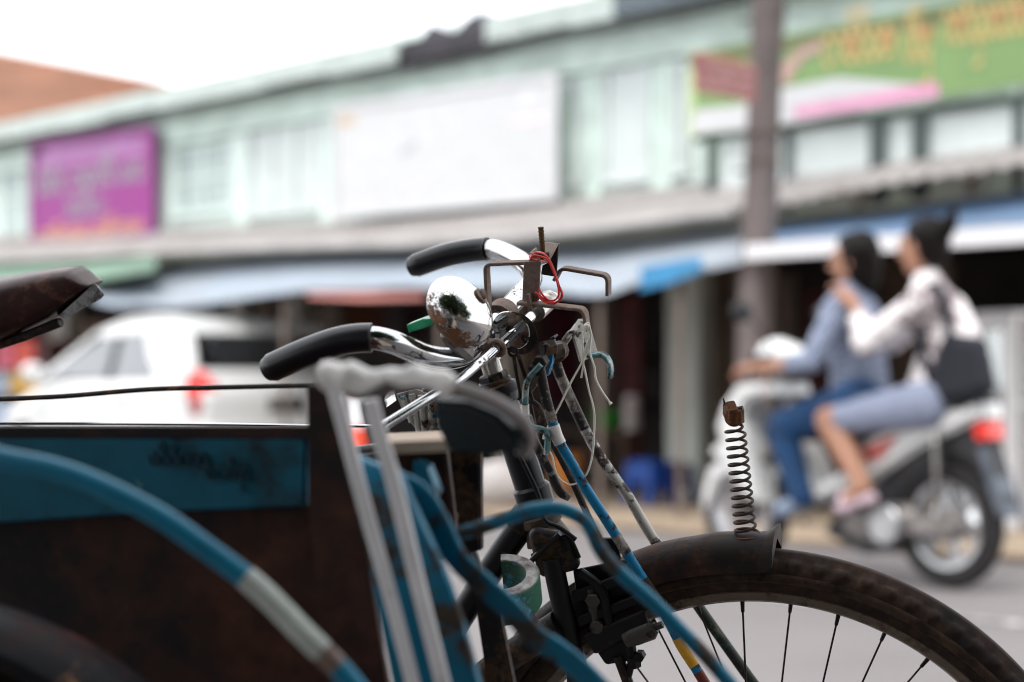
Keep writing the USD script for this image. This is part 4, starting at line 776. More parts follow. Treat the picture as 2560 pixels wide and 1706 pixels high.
# driver: checked shirt, jeans
up = V(0, 0, 1)
hd = mp(2135, 652); hip = mp(2150, 1010); chest = mp(2125, 800); nk = mp(2128, 725)
shn, shf = mp(2098, 768, .17), mp(2115, 762, -.17)
eln, elf = mp(2026, 905, .30), mp(2040, 890, -.26); hnn, hnf = mp(1905, 918, .30), mp(1935, 905, -.30)
hipn, hipf = mp(2145, 1005, .10), mp(2150, 1000, -.10); kn, kf = mp(1955, 1068, .15), mp(1965, 1060, -.14); an, af = mp(2005, 1245, .17), mp(2005, 1240, -.15); tn, tf = mp(1955, 1275, .18), mp(1955, 1275, -.16)
drv = thing('person', 'front rider in a checked blue-grey shirt and blue jeans steering the motorcycle', 'person', hip)
torso = [[(hip, .13), (mp(2145, 900), .12), (chest, .135)], [(chest, .12), (nk, .055)], [(shn, .062), (chest, .10)], [(shf, .062), (chest, .10)], [(shn, .06), (nk, .045)], [(shf, .06), (nk, .045)], [(nk, .05), (hd - up * .06, .05)]]
arms = [[(shn, .058), (eln, .042), (hnn, .028)], [(shf, .058), (elf, .042), (hnf, .028)]]
legs = [[(hipn, .095), (kn, .062), (an, .040)], [(hipf, .095), (kf, .062), (af, .040)]]; feet = [[(an, .038), (tn, .032)], [(af, .038), (tf, .032)]]
sk, f_, s_, u_ = head(hd, MF + ML * .35 - up * .05, up)
part(drv, 'body', finish(sk + chains_m(torso + arms + legs + feet, -.006) + chains_m(hand_chains(hnn, MF * .8 + ML * .2, -up) + hand_chains(hnf, MF * .8 - ML * .2, -up))), skin_m)
face_bits(drv, hd, f_, s_, u_)
sl = lambda a, b, t: a + (b - a) * t
part(drv, 'shirt', finish(chains_m(torso[:-1], .008) + chains_m([[(shn, .062), (eln, .050), (sl(eln, hnn, .35), .045)], [(shf, .062), (elf, .050), (sl(elf, hnf, .35), .045)], [(hip, .15), (mp(2150, 1040), .14)]]), .03), check_m)
part(drv, 'jeans', finish(chains_m([[(hip, .145), (hipn, .105)], [(hip, .145), (hipf, .105)]] + [[(hipn, .10), (kn, .075), (an, .055)], [(hipf, .10), (kf, .075), (af, .055)]]), .03), denim_m)
for a_, t_ in ((an, tn), (af, tf)): part(drv, 'shoe', finish(chains_m([[(a_ - up * .02, .042), (t_, .040)]]), .02), shoe_m)
part(drv, 'hair', finish(chains_m([[(hd - f_ * .03 + u_ * .035, .098), (hd - f_ * .055 - u_ * .03, .072)], [(hd - f_ * .05, .075), (hd - f_ * .06 - u_ * .10, .05)], [(hd + f_ * .02 + u_ * .075, .055), (hd - f_ * .04 + u_ * .06, .08)], [(hd - f_ * .01 + s_ * .05 + u_ * .02, .052), (hd - f_ * .03 + s_ * .04 - u_ * .07, .045)], [(hd - f_ * .01 - s_ * .05 + u_ * .02, .052), (hd - f_ * .03 - s_ * .04 - u_ * .07, .045)]]), .02), hair_m)
# passenger: lace blouse, skirt, bare legs, hair in a bun
hd = mp(2305, 620); hip = mp(2345, 1000); chest = mp(2345, 800); nk = mp(2318, 705); back = mp(2380, 860)
shn, shf = mp(2300, 762, .17), mp(2330, 755, -.17)
eln, elf = mp(2165, 860, .24), mp(2230, 850, -.22); hnn, hnf = mp(2140, 775, .17), mp(2150, 790, -.14)
hipn, hipf = mp(2320, 1010, .10), mp(2330, 1005, -.10); kn, kf = mp(2075, 1050, .17), mp(2085, 1050, -.17); an, af = mp(2158, 1218, .20), mp(2165, 1225, -.20); tn, tf = mp(2112, 1252, .21), mp(2118, 1262, -.21)
pas = thing('person', 'rear rider in a white lace blouse and grey-blue skirt with hair in a bun', 'person', hip)
torso = [[(hip, .135), (back, .12), (chest, .13)], [(chest, .11), (nk, .055)], [(shn, .062), (chest, .10)], [(shf, .062), (chest, .10)], [(shn, .058), (nk, .045)], [(shf, .058), (nk, .045)], [(nk, .048), (hd - up * .06, .048)]]
sk, f_, s_, u_ = head(hd, MF + ML * .15, up)
part(pas, 'body', finish(sk + chains_m(torso, -.006) + chains_m([[(shn, .052), (eln, .038), (hnn, .027)], [(shf, .052), (elf, .038), (hnf, .027)], [(hipn, .095), (kn, .066), (sl(kn, an, .35), .060), (an, .038), (tn, .03)], [(hipf, .095), (kf, .066), (sl(kf, af, .35), .060), (af, .038), (tf, .03)]], 0) + chains_m(hand_chains(hnn, MF * .5 + up * .7, MF) + hand_chains(hnf, MF * .5 + up * .6, MF))), skin_m)
face_bits(pas, hd, f_, s_, u_)
part(pas, 'blouse', finish(chains_m(torso[:-1], .010) + chains_m([[(shn, .068), (eln, .060), (sl(eln, hnn, .7), .048)], [(shf, .068), (elf, .060), (sl(elf, hnf, .7), .048)], [(hip, .15), (mp(2300, 1030), .10)]]), .03), lace_m)
part(pas, 'skirt', finish(chains_m([[(hip, .142), (hipn, .105), (sl(hipn, kn, .84), .074)], [(hip, .142), (hipf, .105), (sl(hipf, kf, .84), .074)], [(sl(hipn, kn, .3), .065), (sl(hipf, kf, .3), .065)], [(sl(hipn, kn, .7), .05), (sl(hipf, kf, .7), .05)]]), .03), skirt_m)
part(pas, 'hair', finish(chains_m([[(hd - f_ * .03 + u_ * .04, .097), (hd - f_ * .05 - u_ * .01, .080)], [(hd + f_ * .02 + u_ * .08, .05), (hd - f_ * .04 + u_ * .06, .08)], [(hd - f_ * .015 + s_ * .05 + u_ * .035, .050), (hd - f_ * .05 + s_ * .03 - u_ * .03, .05)], [(hd - f_ * .015 - s_ * .05 + u_ * .035, .050), (hd - f_ * .05 - s_ * .03 - u_ * .03, .05)]]), .02), hair_m)
bun = mp(2362, 578, 0); part(pas, 'hair_bun', finish(chains_m([[(bun, .042), (bun + up * .035 - MF * .02, .036)], [(bun, .034), (hd - f_ * .05 + u_ * .06, .045)], [(bun + up * .02 - MF * .03, .030), (bun + up * .085 - MF * .05, .018)]]), .015), hair_m)
for a_, t_ in ((an, tn), (af, tf)): part(pas, 'sandal', finish(chains_m([[(a_ - up * .045 - MF * .05, .024), (t_ - up * .03 + MF * .03, .024)], [(t_ + up * .012, .032), (t_ - up * .03, .028)]]), .02), sole_m)
bp = thing('backpack', 'black backpack worn on the back of the rear rider', 'backpack', mp(2395, 920))
pk = lambda x, y, r: [tuple(q) for o_ in (-.09, .09) for q in ellipsoid(mp(x, y, o_), [r] * 3, sub=2).vertices]
part(bp, 'pack', finish([m3.Manifold.hull_points(pk(2380, 865, .05) + pk(2440, 872, .05) + pk(2460, 960, .05) + pk(2365, 985, .05) + pk(2340, 960, .04))], .03), pack_m)
part(bp, 'front_pocket', finish([m3.Manifold.hull_points(pk(2458, 905, .035) + pk(2466, 962, .035))], .03), pack_m)
for o_ in (.13, -.13): part(bp, 'shoulder_strap', bar(spline([mp(2375, 850, o_), mp(2355, 735, o_), mp(2318, 725, o_ * 1.02), mp(2290, 800, o_ * 1.1), mp(2330, 960, o_)]), .045, .012, ML), pack_m)

# ------------------------------------------------------------------ the trishaw: bicycle with its sidecar on the near side
BC = V(.29343, 2.08606, .3509); YAW, LEAN = .30578, .24
bu = V(math.cos(YAW), -math.sin(YAW), 0); _n0 = V(math.sin(YAW), math.cos(YAW), 0)
bn = _n0 * math.cos(LEAN) + V(0, 0, 1) * math.sin(LEAN); bw = V(0, 0, 1) * math.cos(LEAN) - _n0 * math.sin(LEAN)
def B(px, py, off=0.0): return hit(px, py, BC + off * bn, bn)        # pixel on the leaning length plane of the bicycle, offset away (+) or near (-)
def Bs(pts, off=None): return np.array([B(p[0], p[1], p[2] if len(p) > 2 else off) for p in pts])
def pxm(px, py, off): return F / B(px, py, off)[1]                   # photograph pixels per metre there
def pl(pts, off, th, bev=0.0):
    P = Bs(pts, off); o = BC + off * bn; poly = Polygon([((p - o) @ bu, (p - o) @ bw) for p in P]).buffer(0)
    return trimesh.util.concatenate([prism(poly, o, bu, bw, th)] if not bev else [prism(poly.buffer(-bev), o, bu, bw, th), prism(poly, o, bu, bw, max(th - 2 * bev, th * .3))])
chrome_m = usdkit.material(stage, '/World/Looks/worn_chrome', {
    'tc': ('texture_coordinate', {}), 'n': ('noise_texture', {'scale': 220.0, 'detail': 5.0, 'roughness': .7}), 'n2': ('noise_texture', {'scale': 18.0, 'detail': 4.0}),
    's': ('math', {'math_type': 'multiply_add', 'value2': .5}), 's2': ('math', {'math_type': 'multiply', 'value2': .5}),
    'mask': ('rgb_ramp', {'ramp': [(.39, (1, 1, 1)), (.42, (0, 0, 0))]}), 'mx': ('mix_color', {'a': (.47, .48, .49), 'b': (.10, .05, .025)}),
    'ro': ('mix_float', {'a': .09, 'b': .8}), 'me': ('mix_float', {'a': 1.0, 'b': 0.0}), 'b': ('bump', {'strength': .08, 'distance': .001}), 'p': ('principled_bsdf', {})},
    [('tc.object', 'n.vector'), ('tc.object', 'n2.vector'), ('n2.fac', 's2.value1'), ('n.fac', 's.value1'), ('s2.value', 's.value3'), ('s.value', 'mask.fac'), ('mask.color', 'mx.fac'), ('mask.color', 'ro.fac'), ('mask.color', 'me.fac'),
     ('mx.result', 'p.base_color'), ('ro.result', 'p.roughness'), ('me.result', 'p.metallic'), ('n2.fac', 'b.height'), ('b.normal', 'p.normal')], surface='p.BSDF')
rubber_grip_m = usdkit.material(stage, '/World/Looks/black_grip_rubber', {
    'tc': ('texture_coordinate', {}), 'w': ('wave_texture', {'bands_direction': 'diagonal', 'scale': 150.0, 'distortion': 2.5, 'detail': 1.0, 'detail_scale': 2.0}), 'b': ('bump', {'strength': .13, 'distance': .0005}),
    'p': ('principled_bsdf', {'base_color': (.004, .004, .006), 'roughness': .30, 'specular_ior_level': .45})}, [('tc.object', 'w.vector'), ('w.fac', 'b.height'), ('b.normal', 'p.normal')], surface='p.BSDF')
black_worn = worn('worn_black_enamel', (.008, .007, .009), (.07, .04, .022), .46, 55, .42, bump=.3)
black_gloss = worn('black_enamel', (.006, .006, .008), (.08, .05, .03), .39, 60, .28, bump=.25)
rust_m = worn('brown_rusty_steel', (.15, .108, .09), (.24, .16, .12), .48, 70, .62, under_rough=.85, soft=.08, bump=.5, third=(.21, .18, .165), third_at=.63)
rust2_m = worn('dark_rusty_steel', (.018, .012, .010), (.16, .07, .03), .42, 60, .6, soft=.05, bump=.5)
rust_orange_m = worn('orange_rust', (.09, .035, .015), (.26, .10, .035), .48, 120, .8, soft=.08, bump=.7)
blue_chip = worn('chipped_blue_paint', (.006, .165, .33), (.05, .035, .03), .455, 75, .38, bump=.5, third=(.06, .12, .15), third_at=.66)
blue_side = worn('sidecar_blue_paint', (.005, .140, .235), (.07, .055, .045), .455, 22, .42, bump=.3, grime=.25, third=(.05, .17, .22), third_at=.64)
blue_panel = worn('faded_blue_board', (.006, .105, .165), (.02, .030, .035), .44, 14, .6, bump=.3, soft=.05, grime=.35, third=(.07, .20, .25), third_at=.62)
teal_chip = worn('chipped_teal_paint', (.10, .20, .21), (.06, .045, .04), .47, 70, .45, bump=.5, third=(.33, .35, .33), third_at=.55)
white_chip = worn('chipped_white_paint', (.46, .44, .40), (.075, .05, .038), .49, 60, .5, bump=.6, third=(.025, .13, .18), third_at=.60)
white_side = worn('dirty_white_paint', (.80, .78, .79), (.30, .27, .25), .38, 24, .5, bump=.2, soft=.05, grime=.12)
strutblk = worn('chipped_black_strut', (.025, .02, .02), (.28, .25, .22), .465, 65, .5, bump=.5, third=(.10, .05, .03), third_at=.58)
tyreb_m = worn('brown_dusty_tyre', (.014, .010, .010), (.075, .040, .025), .47, 26, .8, soft=.12, bump=.15, grime=.3)
rim_m = worn('dull_rusty_rim', (.16, .125, .095), (.07, .04, .025), .45, 90, .5, soft=.06, bump=.3, metal=.35)
leather_m = usdkit.material(stage, '/World/Looks/old_brown_leather', {'tc': ('texture_coordinate', {}), 'n': ('noise_texture', {'scale': 26.0, 'detail': 8.0, 'roughness': .7}), 'g': ('voronoi_texture', {'scale': 700.0}),
    'r': ('rgb_ramp', {'ramp': [(.35, (.011, .005, .005)), (.55, (.035, .012, .010)), (.68, (.12, .055, .038))]}), 'b': ('bump', {'strength': .25, 'distance': .0006}), 'p': ('principled_bsdf', {'roughness': .42, 'specular_ior_level': .35})},
    [('tc.object', 'n.vector'), ('tc.object', 'g.vector'), ('n.fac', 'r.fac'), ('r.color', 'p.base_color'), ('g.distance', 'b.height'), ('b.normal', 'p.normal')], surface='p.BSDF')
panel_dark = worn('dark_brown_panel', (.008, .006, .008), (.085, .032, .018), .475, 9, .6, soft=.08, bump=.3, grime=.4)
yellow_tape = M('yellow_tape', (.60, .31, .02), .5, var=.1, scale=40); white_tape = M('white_tape', (.62, .60, .57), .6, var=.12, scale=90); dull_red = worn('dull_red_paint', (.16, .035, .025), (.05, .03, .025), .42, 60, .5)
plank_m = M('weathered_plank', (.17, .115, .075), .75, var=.35, scale=14); green_chip = worn('chipped_green_paint', (.035, .11, .072), (.07, .25, .33), .44, 60, .5, bump=.5)
raw_top = worn('scraped_metal_edge', (.40, .38, .37), (.13, .10, .09), .48, 90, .45, soft=.1, bump=.4, metal=.5)
stringm = M('white_cotton_string', (.70, .67, .60), .9); redwire_m = M('red_plastic_wire', (.55, .022, .018), .35)
greenlever_m = M('green_plastic_lever', (.02, .27, .13), .3, var=.15, scale=60)

band_m = worn('dusty_brown_sidewall', (.075, .045, .030), (.022, .016, .014), .47, 40, .8, soft=.08, bump=.2, stretch=(1, 1, 1))
tri = thing('trishaw', 'old black and blue trishaw bicycle with a blue sidecar on its near side', 'trishaw', V(-.1, 1.8, 0))

# wheel
tw = []
def tyre(c, R, rt, name, mat, tread=True, nseg=720):
    k = 30; th = np.linspace(0, 2 * math.pi, nseg, endpoint=False); ph = np.linspace(0, 2 * math.pi, k, endpoint=False)
    T_, P_ = np.meshgrid(th, ph, indexing='ij'); rr_ = np.full(T_.shape, rt)
    if tread:
        o = np.abs((P_ + math.pi) % (2 * math.pi) - math.pi); nb = 84                 # 0 = straight out
        saw = (T_ * nb / (2 * math.pi) + np.sign(np.sin(P_)) * .25) % 1.0
        blk = ((o > .42) & (o < 1.02) & (saw < .55)) | (o <= .30) | ((o > 1.02) & (o < 1.16) & (saw < .32))
        rr_ = rt + np.where(o < 1.2, np.where(blk, .0028, -.0004), 0) - np.where((o > 1.28) & (o < 1.34), .0007, 0) - np.where((o > 1.48) & (o < 1.54), .0007, 0)
    rad = R - rt + rr_ * np.cos(P_) * 1.12; ax = rr_ * np.sin(P_)
    v = c + rad[..., None] * (np.cos(T_)[..., None] * bw + np.sin(T_)[..., None] * bu) + ax[..., None] * bn
    i, j = np.meshgrid(np.arange(nseg), np.arange(k), indexing='ij'); i, j = i.ravel(), j.ravel(); i2, j2 = (i + 1) % nseg, (j + 1) % k
    f = np.vstack([np.c_[i * k + j, i * k + j2, i2 * k + j2], np.c_[i * k + j, i2 * k + j2, i2 * k + j]])
    tm = trimesh.Trimesh(v.reshape(-1, 3), f, process=False)
    if tm.volume < 0: tm.invert()
    return tm
def spoked_wheel(c, R, rt, nm, n, a0, mats, tread):
    w = part(tri, nm, tyre(c, R, rt, nm, mats[0], tread), mats[0], smooth=50)
    if tread:
        for sg_ in (1, -1):
            P_ = [(-rt + (rt + d_) * math.cos(o) * 1.12, sg_ * (rt + d_) * math.sin(o)) for o, d_ in ((1.24, .0002), (1.30, .0010), (1.42, .0011), (1.50, .0004), (1.58, .0010), (1.66, .0002), (1.66, -.002), (1.24, -.002))]
            part(w, 'sidewall_band', ring(c, bn, R, P_, 240, e1=bw), band_m)
    ri = R - 2 * rt - .007
    part(w, 'rim', ring(c, bn, ri, [(-.001, -.006), (.004, -.015), (.014, -.019), (.017, -.017), (.017, .017), (.014, .019), (.004, .015), (-.001, .006)], 160, e1=bw), mats[1])
    part(w, 'hub', [disc(c, bn, .016, .07, 16), disc(c + bn * .032, bn, .028, .003, 20), disc(c - bn * .032, bn, .028, .003, 20)], rust2_m)
    for k in range(n):
        a = a0 + k * 2 * math.pi / n; side = 1 if k % 2 else -1; ah = a + (.55 if (k // 2) % 2 else -.55)
        dr = math.cos(a) * bw + math.sin(a) * bu; dh = math.cos(ah) * bw + math.sin(ah) * bu
        p, q = c + dr * (ri - .0005) + bn * side * .002, c + dh * .026 + bn * side * .033; d_ = norm(q - p)
        s = part(w, 'spoke', tube([p + d_ * .012, q], .00115, 6), rust2_m); part(s, 'nipple', cyl(p, p + d_ * .0135, .0026, 8, .0020), rust2_m)
    return w
def angle_at(px, py): q = B(px, py) - BC; return math.atan2(q @ bu, q @ bw)
RT = .0225
front_wheel = spoked_wheel(BC, .355, RT, 'front_wheel', 36, angle_at(1857, 1502), (tyreb_m, rim_m), True)

# mudguard, spring
a_f = angle_at(1936, 1372); a_b = -1.35; m_prof = [(-.030, -.0305), (-.012, -.0285), (.000, -.020), (.0055, -.008), (.0065, 0), (.0055, .008), (.000, .020), (-.012, .0285), (-.030, .0305)]
m_in = [(x - .0012 * (1 if abs(y) < .02 else .3), y * .95) for x, y in m_prof[::-1]]
mg = ring(BC, bn, .3725, m_prof + m_in, 70, a_b, a_f, e1=bw)
v = np.asarray(mg.vertices); q = v - BC; aa = np.arctan2(q @ bu, q @ bw); fl = np.clip((aa - (a_f - .035)) / .035, 0, 1) ** 2
v = v + (fl * .010)[:, None] * (norm(bw + .35 * bu)) + ((fl * .15)[:, None] * (q @ bn)[:, None]) * bn
v = v + (.0022 * (meshkit.noise(v * 45) - .5) + .003 * (meshkit.noise(v * 14, 3) - .5))[:, None] * bw
mud = part(tri, 'mudguard', trimesh.Trimesh(v, mg.faces, process=False), worn('brown_mudguard', (.015, .0105, .010), (.075, .036, .022), .46, 34, .55, soft=.07, bump=.35, third=(.10, .065, .048), third_at=.66), smooth=40)
s0, s1 = B(1865, 1336), B(1836, 1058); ax = norm(s1 - s0); e1 = norm(bu - ax * (bu @ ax)); e2 = np.cross(ax, e1); n_t = 13.5; Ls = np.linalg.norm(s1 - s0)
tt = np.linspace(0, 1, 420); rs = .0112 * np.interp(tt, [0, .04, .93, .97, 1], [1.25, 1.0, .92, .7, .2])
hel = s0 + ax * (tt * Ls)[:, None] + rs[:, None] * (np.cos(tt * n_t * 2 * math.pi)[:, None] * e1 + np.sin(tt * n_t * 2 * math.pi)[:, None] * e2)
spr = part(tri, 'spring', tube(hel, .0016, 8), worn('dark_brown_spring', (.030, .019, .015), (.12, .06, .035), .46, 90, .6, soft=.06, bump=.3), 'rusty coil spring standing on the mudguard')
part(spr, 'base_washer', disc(s0 - ax * .002, ax, .0155, .003, 24), rust_orange_m)
bo = B(1826, 1030); part(spr, 'bolt_head', [disc(bo, norm(bu * .8 + bn * .5), .0125, .010, 6), disc(B(1838, 1040), bw, .010, .016, 10)], rust_orange_m)
part(spr, 'bolt_shank', cyl(bo, B(1858, 1024), .0042, 10), rust2_m); part(spr, 'eye', ring(B(1834, 1045), bn, .0075, circle(.0026, 8), 20), rust_orange_m)
part(spr, 'wire_tip', cyl(B(1812, 1012), B(1808, 995), .0016, 6, .0005), rust2_m)

# frame: head tube, lug, down tube, top tube, fork
part(tri, 'head_tube', [cyl(B(1256, 1000), B(1333, 1238), .0178, 28), disc(B(1253, 993), norm(B(1256, 1000) - B(1333, 1238)), .0205, .012, 28), disc(B(1335, 1240), norm(B(1256, 1000) - B(1333, 1238)), .0215, .026, 28)], black_gloss)
st_ax = norm(B(1256, 1000) - B(1333, 1238))
part(tri, 'headset', [sweep([B(1250, 985), B(1243, 965), B(1240, 958)], circle(1, 28), scale=[.0235, .0215, .016]), disc(B(1234, 945), st_ax, .0165, .011, 6), disc(B(1237, 954), st_ax, .0185, .004, 28)], black_worn)
part(tri, 'stem', [cyl(B(1240, 955), B(1217, 880), .0112, 24), sweep([B(1226, 905), B(1218, 884), B(1228, 862), B(1250, 830)], circle(.0125, 20))], worn('tarnished_chrome', (.42, .40, .37), (.09, .06, .045), .42, 60, .25, metal=.9, soft=.06))
part(tri, 'down_tube', tube(spline([B(1338, 1262), B(1315, 1300), B(1228, 1425), B(1000, 1780)]), .0155, 20), black_gloss)
part(tri, 'lug', tube([B(1345, 1248), B(1300, 1318)], .0185, 20), black_worn)
part(tri, 'top_tube', tube([B(1285, 1085), B(300, 1230)], .0125, 16), black_gloss)
part(tri, 'chain_stay', [tube([B(1150, 1735, -.05), B(1275, 1640, -.05), B(1400, 1560, -.05)], .0165, 14)], black_worn)
ckp = B(1380, 1372)
part(tri, 'fork_crown', [hull(np.vstack([ellipsoid(B(x, y, o), [.010] * 3, sub=2).vertices for x, y in ((1345, 1340), (1412, 1352), (1365, 1420), (1428, 1405)) for o in (-.042, .042)]))], black_worn)
part(tri, 'crown_race', [disc(B(1352, 1298), st_ax, .0235, .012, 24), sweep([B(1353, 1302), B(1372, 1350)], circle(1, 20), scale=[.019, .026])], worn('bronze_grime', (.05, .036, .025), (.15, .10, .065), .45, 40, .5, soft=.1))
for o in (-.047, .047):
    fb = part(tri, 'fork_blade', tube(spline([B(1380, 1395, o), B(1402, 1500, o), B(1438, 1650, o), B(1500, 1860, o), BC + bn * o * 1.1]), .0118, 18, scale=None), worn('flaky_black_fork', (.009, .008, .009), (.11, .075, .04), .44, 45, .5, bump=.6) if o < 0 else black_worn)
part(tri, 'axle', cyl(BC - bn * .065, BC + bn * .065, .005, 10), rust2_m)
for k, (pp, rr_) in enumerate((([(1290, 1120), (1345, 1235), (1362, 1300), (1400, 1320), (1440, 1350)], .0028), ([(1400, 1335), (1370, 1362), (1345, 1385), (1325, 1410), (1300, 1470)], .0032), ([(1330, 1390), (1375, 1368), (1410, 1340), (1428, 1352), (1448, 1395)], .0026))):
    part(tri, 'brake_cable', tube(spline(Bs(pp, -.055 + .004 * k)), rr_, 8), black_gloss)
# brake and dynamo gear hanging in front of the fork
gear_m = worn('oily_black_iron', (.006, .0055, .007), (.04, .026, .02), .40, 60, .5, bump=.4); gear2 = worn('dull_grey_iron', (.075, .068, .06), (.03, .022, .02), .45, 60, .45, metal=.4)
for q4 in (((1436, 1484), (1556, 1440), (1560, 1452), (1440, 1500)), ((1448, 1545), (1596, 1492), (1600, 1504), (1452, 1560))):
    part(tri, 'brake_stirrup', [hull(np.vstack([ellipsoid(B(x, y, o), [.003] * 3, sub=2).vertices for x, y in q4 for o in (-.048, -.036)]))], gear_m)
part(tri, 'brake_post', [tube(Bs([(1478, 1470), (1490, 1540), (1500, 1600)], -.045), .007, 10), disc(B(1484, 1500, -.05), bn, .009, .012, 6), disc(B(1494, 1566, -.05), bn, .008, .012, 12)], gear2)
part(tri, 'brake_block', [hull(np.vstack([ellipsoid(B(x, y, o), [.004] * 3, sub=2).vertices for x, y in ((1470, 1590), (1605, 1535), (1615, 1562), (1490, 1625)) for o in (-.052, -.034)]))], gear_m)
part(tri, 'brake_arm', tube(spline(Bs([(1450, 1430), (1500, 1470), (1520, 1540), (1535, 1600)], -.05)), .0055, 10), gear_m)
part(tri, 'dynamo', [sweep(Bs([(1565, 1598), (1590, 1588), (1628, 1574), (1640, 1568)], -.05), circle(1, 16), scale=[.010, .0115, .0115, .006]), disc(B(1645, 1566, -.05), norm(B(1645, 1566, -.05) - B(1565, 1598, -.05)), .004, .012, 10)], gear2)
part(tri, 'dynamo_bracket', [tube(Bs([(1555, 1565), (1575, 1605), (1582, 1650)], -.048), .006, 8), hull(np.vstack([ellipsoid(B(x, y, -.046), [.005] * 3, sub=1).vertices for x, y in ((1500, 1620), (1570, 1602), (1580, 1640), (1520, 1650))]))], gear_m)
part(tri, 'brake_nut', [disc(B(1585, 1655, -.05), bw, .008, .012, 6), disc(B(1600, 1640, -.05), bn, .006, .012, 6), cyl(B(1570, 1650, -.05), B(1592, 1645, -.05), .004, 8), cyl(B(1578, 1660, -.05), B(1570, 1690, -.05), .0045, 8)], gear_m)
part(tri, 'tension_screw', [cyl(B(1545, 1640, -.05), B(1590, 1760, -.05), .006, 10)], rust2_m)
part(tri, 'mudguard_bridge', [hull(np.vstack([ellipsoid(B(x, y, o), [.003] * 3, sub=1).vertices for x, y in ((1440, 1430), (1560, 1405), (1580, 1480), (1450, 1500)) for o in (-.036, -.026)]))], gear_m)
part(tri, 'mudguard_clip', [pl([(1505, 1345), (1545, 1345), (1552, 1400), (1512, 1412)], -.046, .004), cyl(B(1528, 1375, -.046), B(1528, 1375, -.054), .006, 8)], gear_m)

# handlebar, grips
HB = [(670, 924, -.24), (762, 883, -.24), (850, 853, -.238), (927, 845, -.235), (982, 856, -.225), (1025, 874, -.205), (1067, 890, -.175), (1118, 897, -.135), (1160, 887, -.105), (1190, 862, -.075), (1240, 805, -.01), (1300, 738, .085), (1326, 708, .125), (1331, 690, .15), (1318, 668, .18), (1297, 650, .20), (1257, 630, .225), (1218, 623, .237), (1125, 636, .24), (1029, 668, .24)]
hbp = spline(Bs(HB), 8)
part(tri, 'handlebar', tube(hbp[8 * 1:-8 * 1], .0116, 24), chrome_m)
for idx, lab in ((slice(0, 8 * 3 + 1), None), (slice(len(hbp) - 8 * 2 - 1, None), None)):
    p = hbp[idx]; p = p if idx.start == 0 else p[::-1]
    gp = part(tri, 'grip', [sweep(np.vstack([p[0] - (p[1] - p[0]) * .0, p]) if False else p, circle(1, 28), scale=np.r_[[.0120], np.full(len(p) - 2, .0146), [.0146]])], rubber_grip_m)
    part(gp, 'end_cap', ellipsoid(p[0], (.0121, .0121, .005), R=[bu, bn, bw] if False else [norm(np.cross(p[1] - p[0], bn)), bn, norm(p[0] - p[1])], sub=3), rubber_grip_m)
    part(gp, 'collar', ring(p[-1], norm(p[-1] - p[-2]), .0136, circle(.0013, 8), 28), rubber_grip_m)
cb = norm(B(1300, 738, .085) - B(1190, 862, -.075))
part(tri, 'bar_clamp', ring(B(1252, 792, .01), cb, .0116, [(0, -.014), (.006, -.012), (.006, .012), (0, .014)], 28), rust_m); part(tri, 'bar_clamp', ring(B(1190, 868, -.075), cb, .0116, [(0, -.005), (.0035, -.004), (.0035, .004), (0, .005)], 28), rust_m)
part(tri, 'bar_sleeve', ring(B(1218, 830, -.04), cb, .0116, [(0, -.008), (.004, -.006), (.004, .006), (0, .008)], 28), chrome_m)
# a second, thinner rod parallel to the bar, and the brake lever with its eye
rod2 = [B(1385, 742, .09), B(1330, 790, .02), B(1300, 818, -.025)]
part(tri, 'brake_rod', tube(spline(rod2 + [B(1237, 876, -.085)]), .0056, 16), chrome_m)
part(tri, 'brake_lever', tube(spline([B(1240, 873, -.082), B(1200, 908, -.115), B(1144, 953, -.155), B(1062, 1002, -.20), B(955, 1068, -.245)]), .0046, 16, scale=np.linspace(1.0, 1.15, 33)), chrome_m)
ra = norm(rod2[-1] - B(1237, 876, -.085))
part(tri, 'lever_eye', [ring(B(1243, 870, -.078), ra, .0085, circle(.0026, 10), 28), hull(np.vstack([ellipsoid(B(1225, 855, -.07), [.004] * 3, sub=1).vertices, ellipsoid(B(1200, 862, -.065), [.006] * 3, sub=1).vertices]))], rust_m)
for px, py, o, r_ in ((1278, 826, -.045, .0215), (1292, 834, -.022, .0245)):
    part(tri, 'flange_disc', ring(B(px, py, o), ra, 0, [(.006, -.0012), (r_, -.0012), (r_ + .0008, 0), (r_, .0012), (.006, .0012)], 48), chrome_m if r_ < .023 else rust2_m)
part(tri, 'flange_hub', cyl(B(1300, 818, -.028), B(1310, 826, .01), .011, 16), rust2_m)
part(tri, 'rod_sleeve', [cyl(B(1340, 782, .03), B(1374, 750, .08), .0105, 18), ring(B(1373, 748, .08), ra, .0075, circle(.0032, 8), 24)], worn('tarnished_sleeve', (.42, .40, .37), (.16, .10, .06), .47, 60, .25, metal=.9, soft=.06))
part(tri, 'link_rod', [ring(B(1283, 880, -.06), bn, .0048, circle(.0018, 8), 20), tube(spline(Bs([(1284, 888), (1290, 930), (1300, 985), (1296, 1000)], -.055)), .0020, 8), tube(Bs([(1296, 890), (1318, 960), (1330, 1000)], -.05), .0022, 8)], rust2_m)

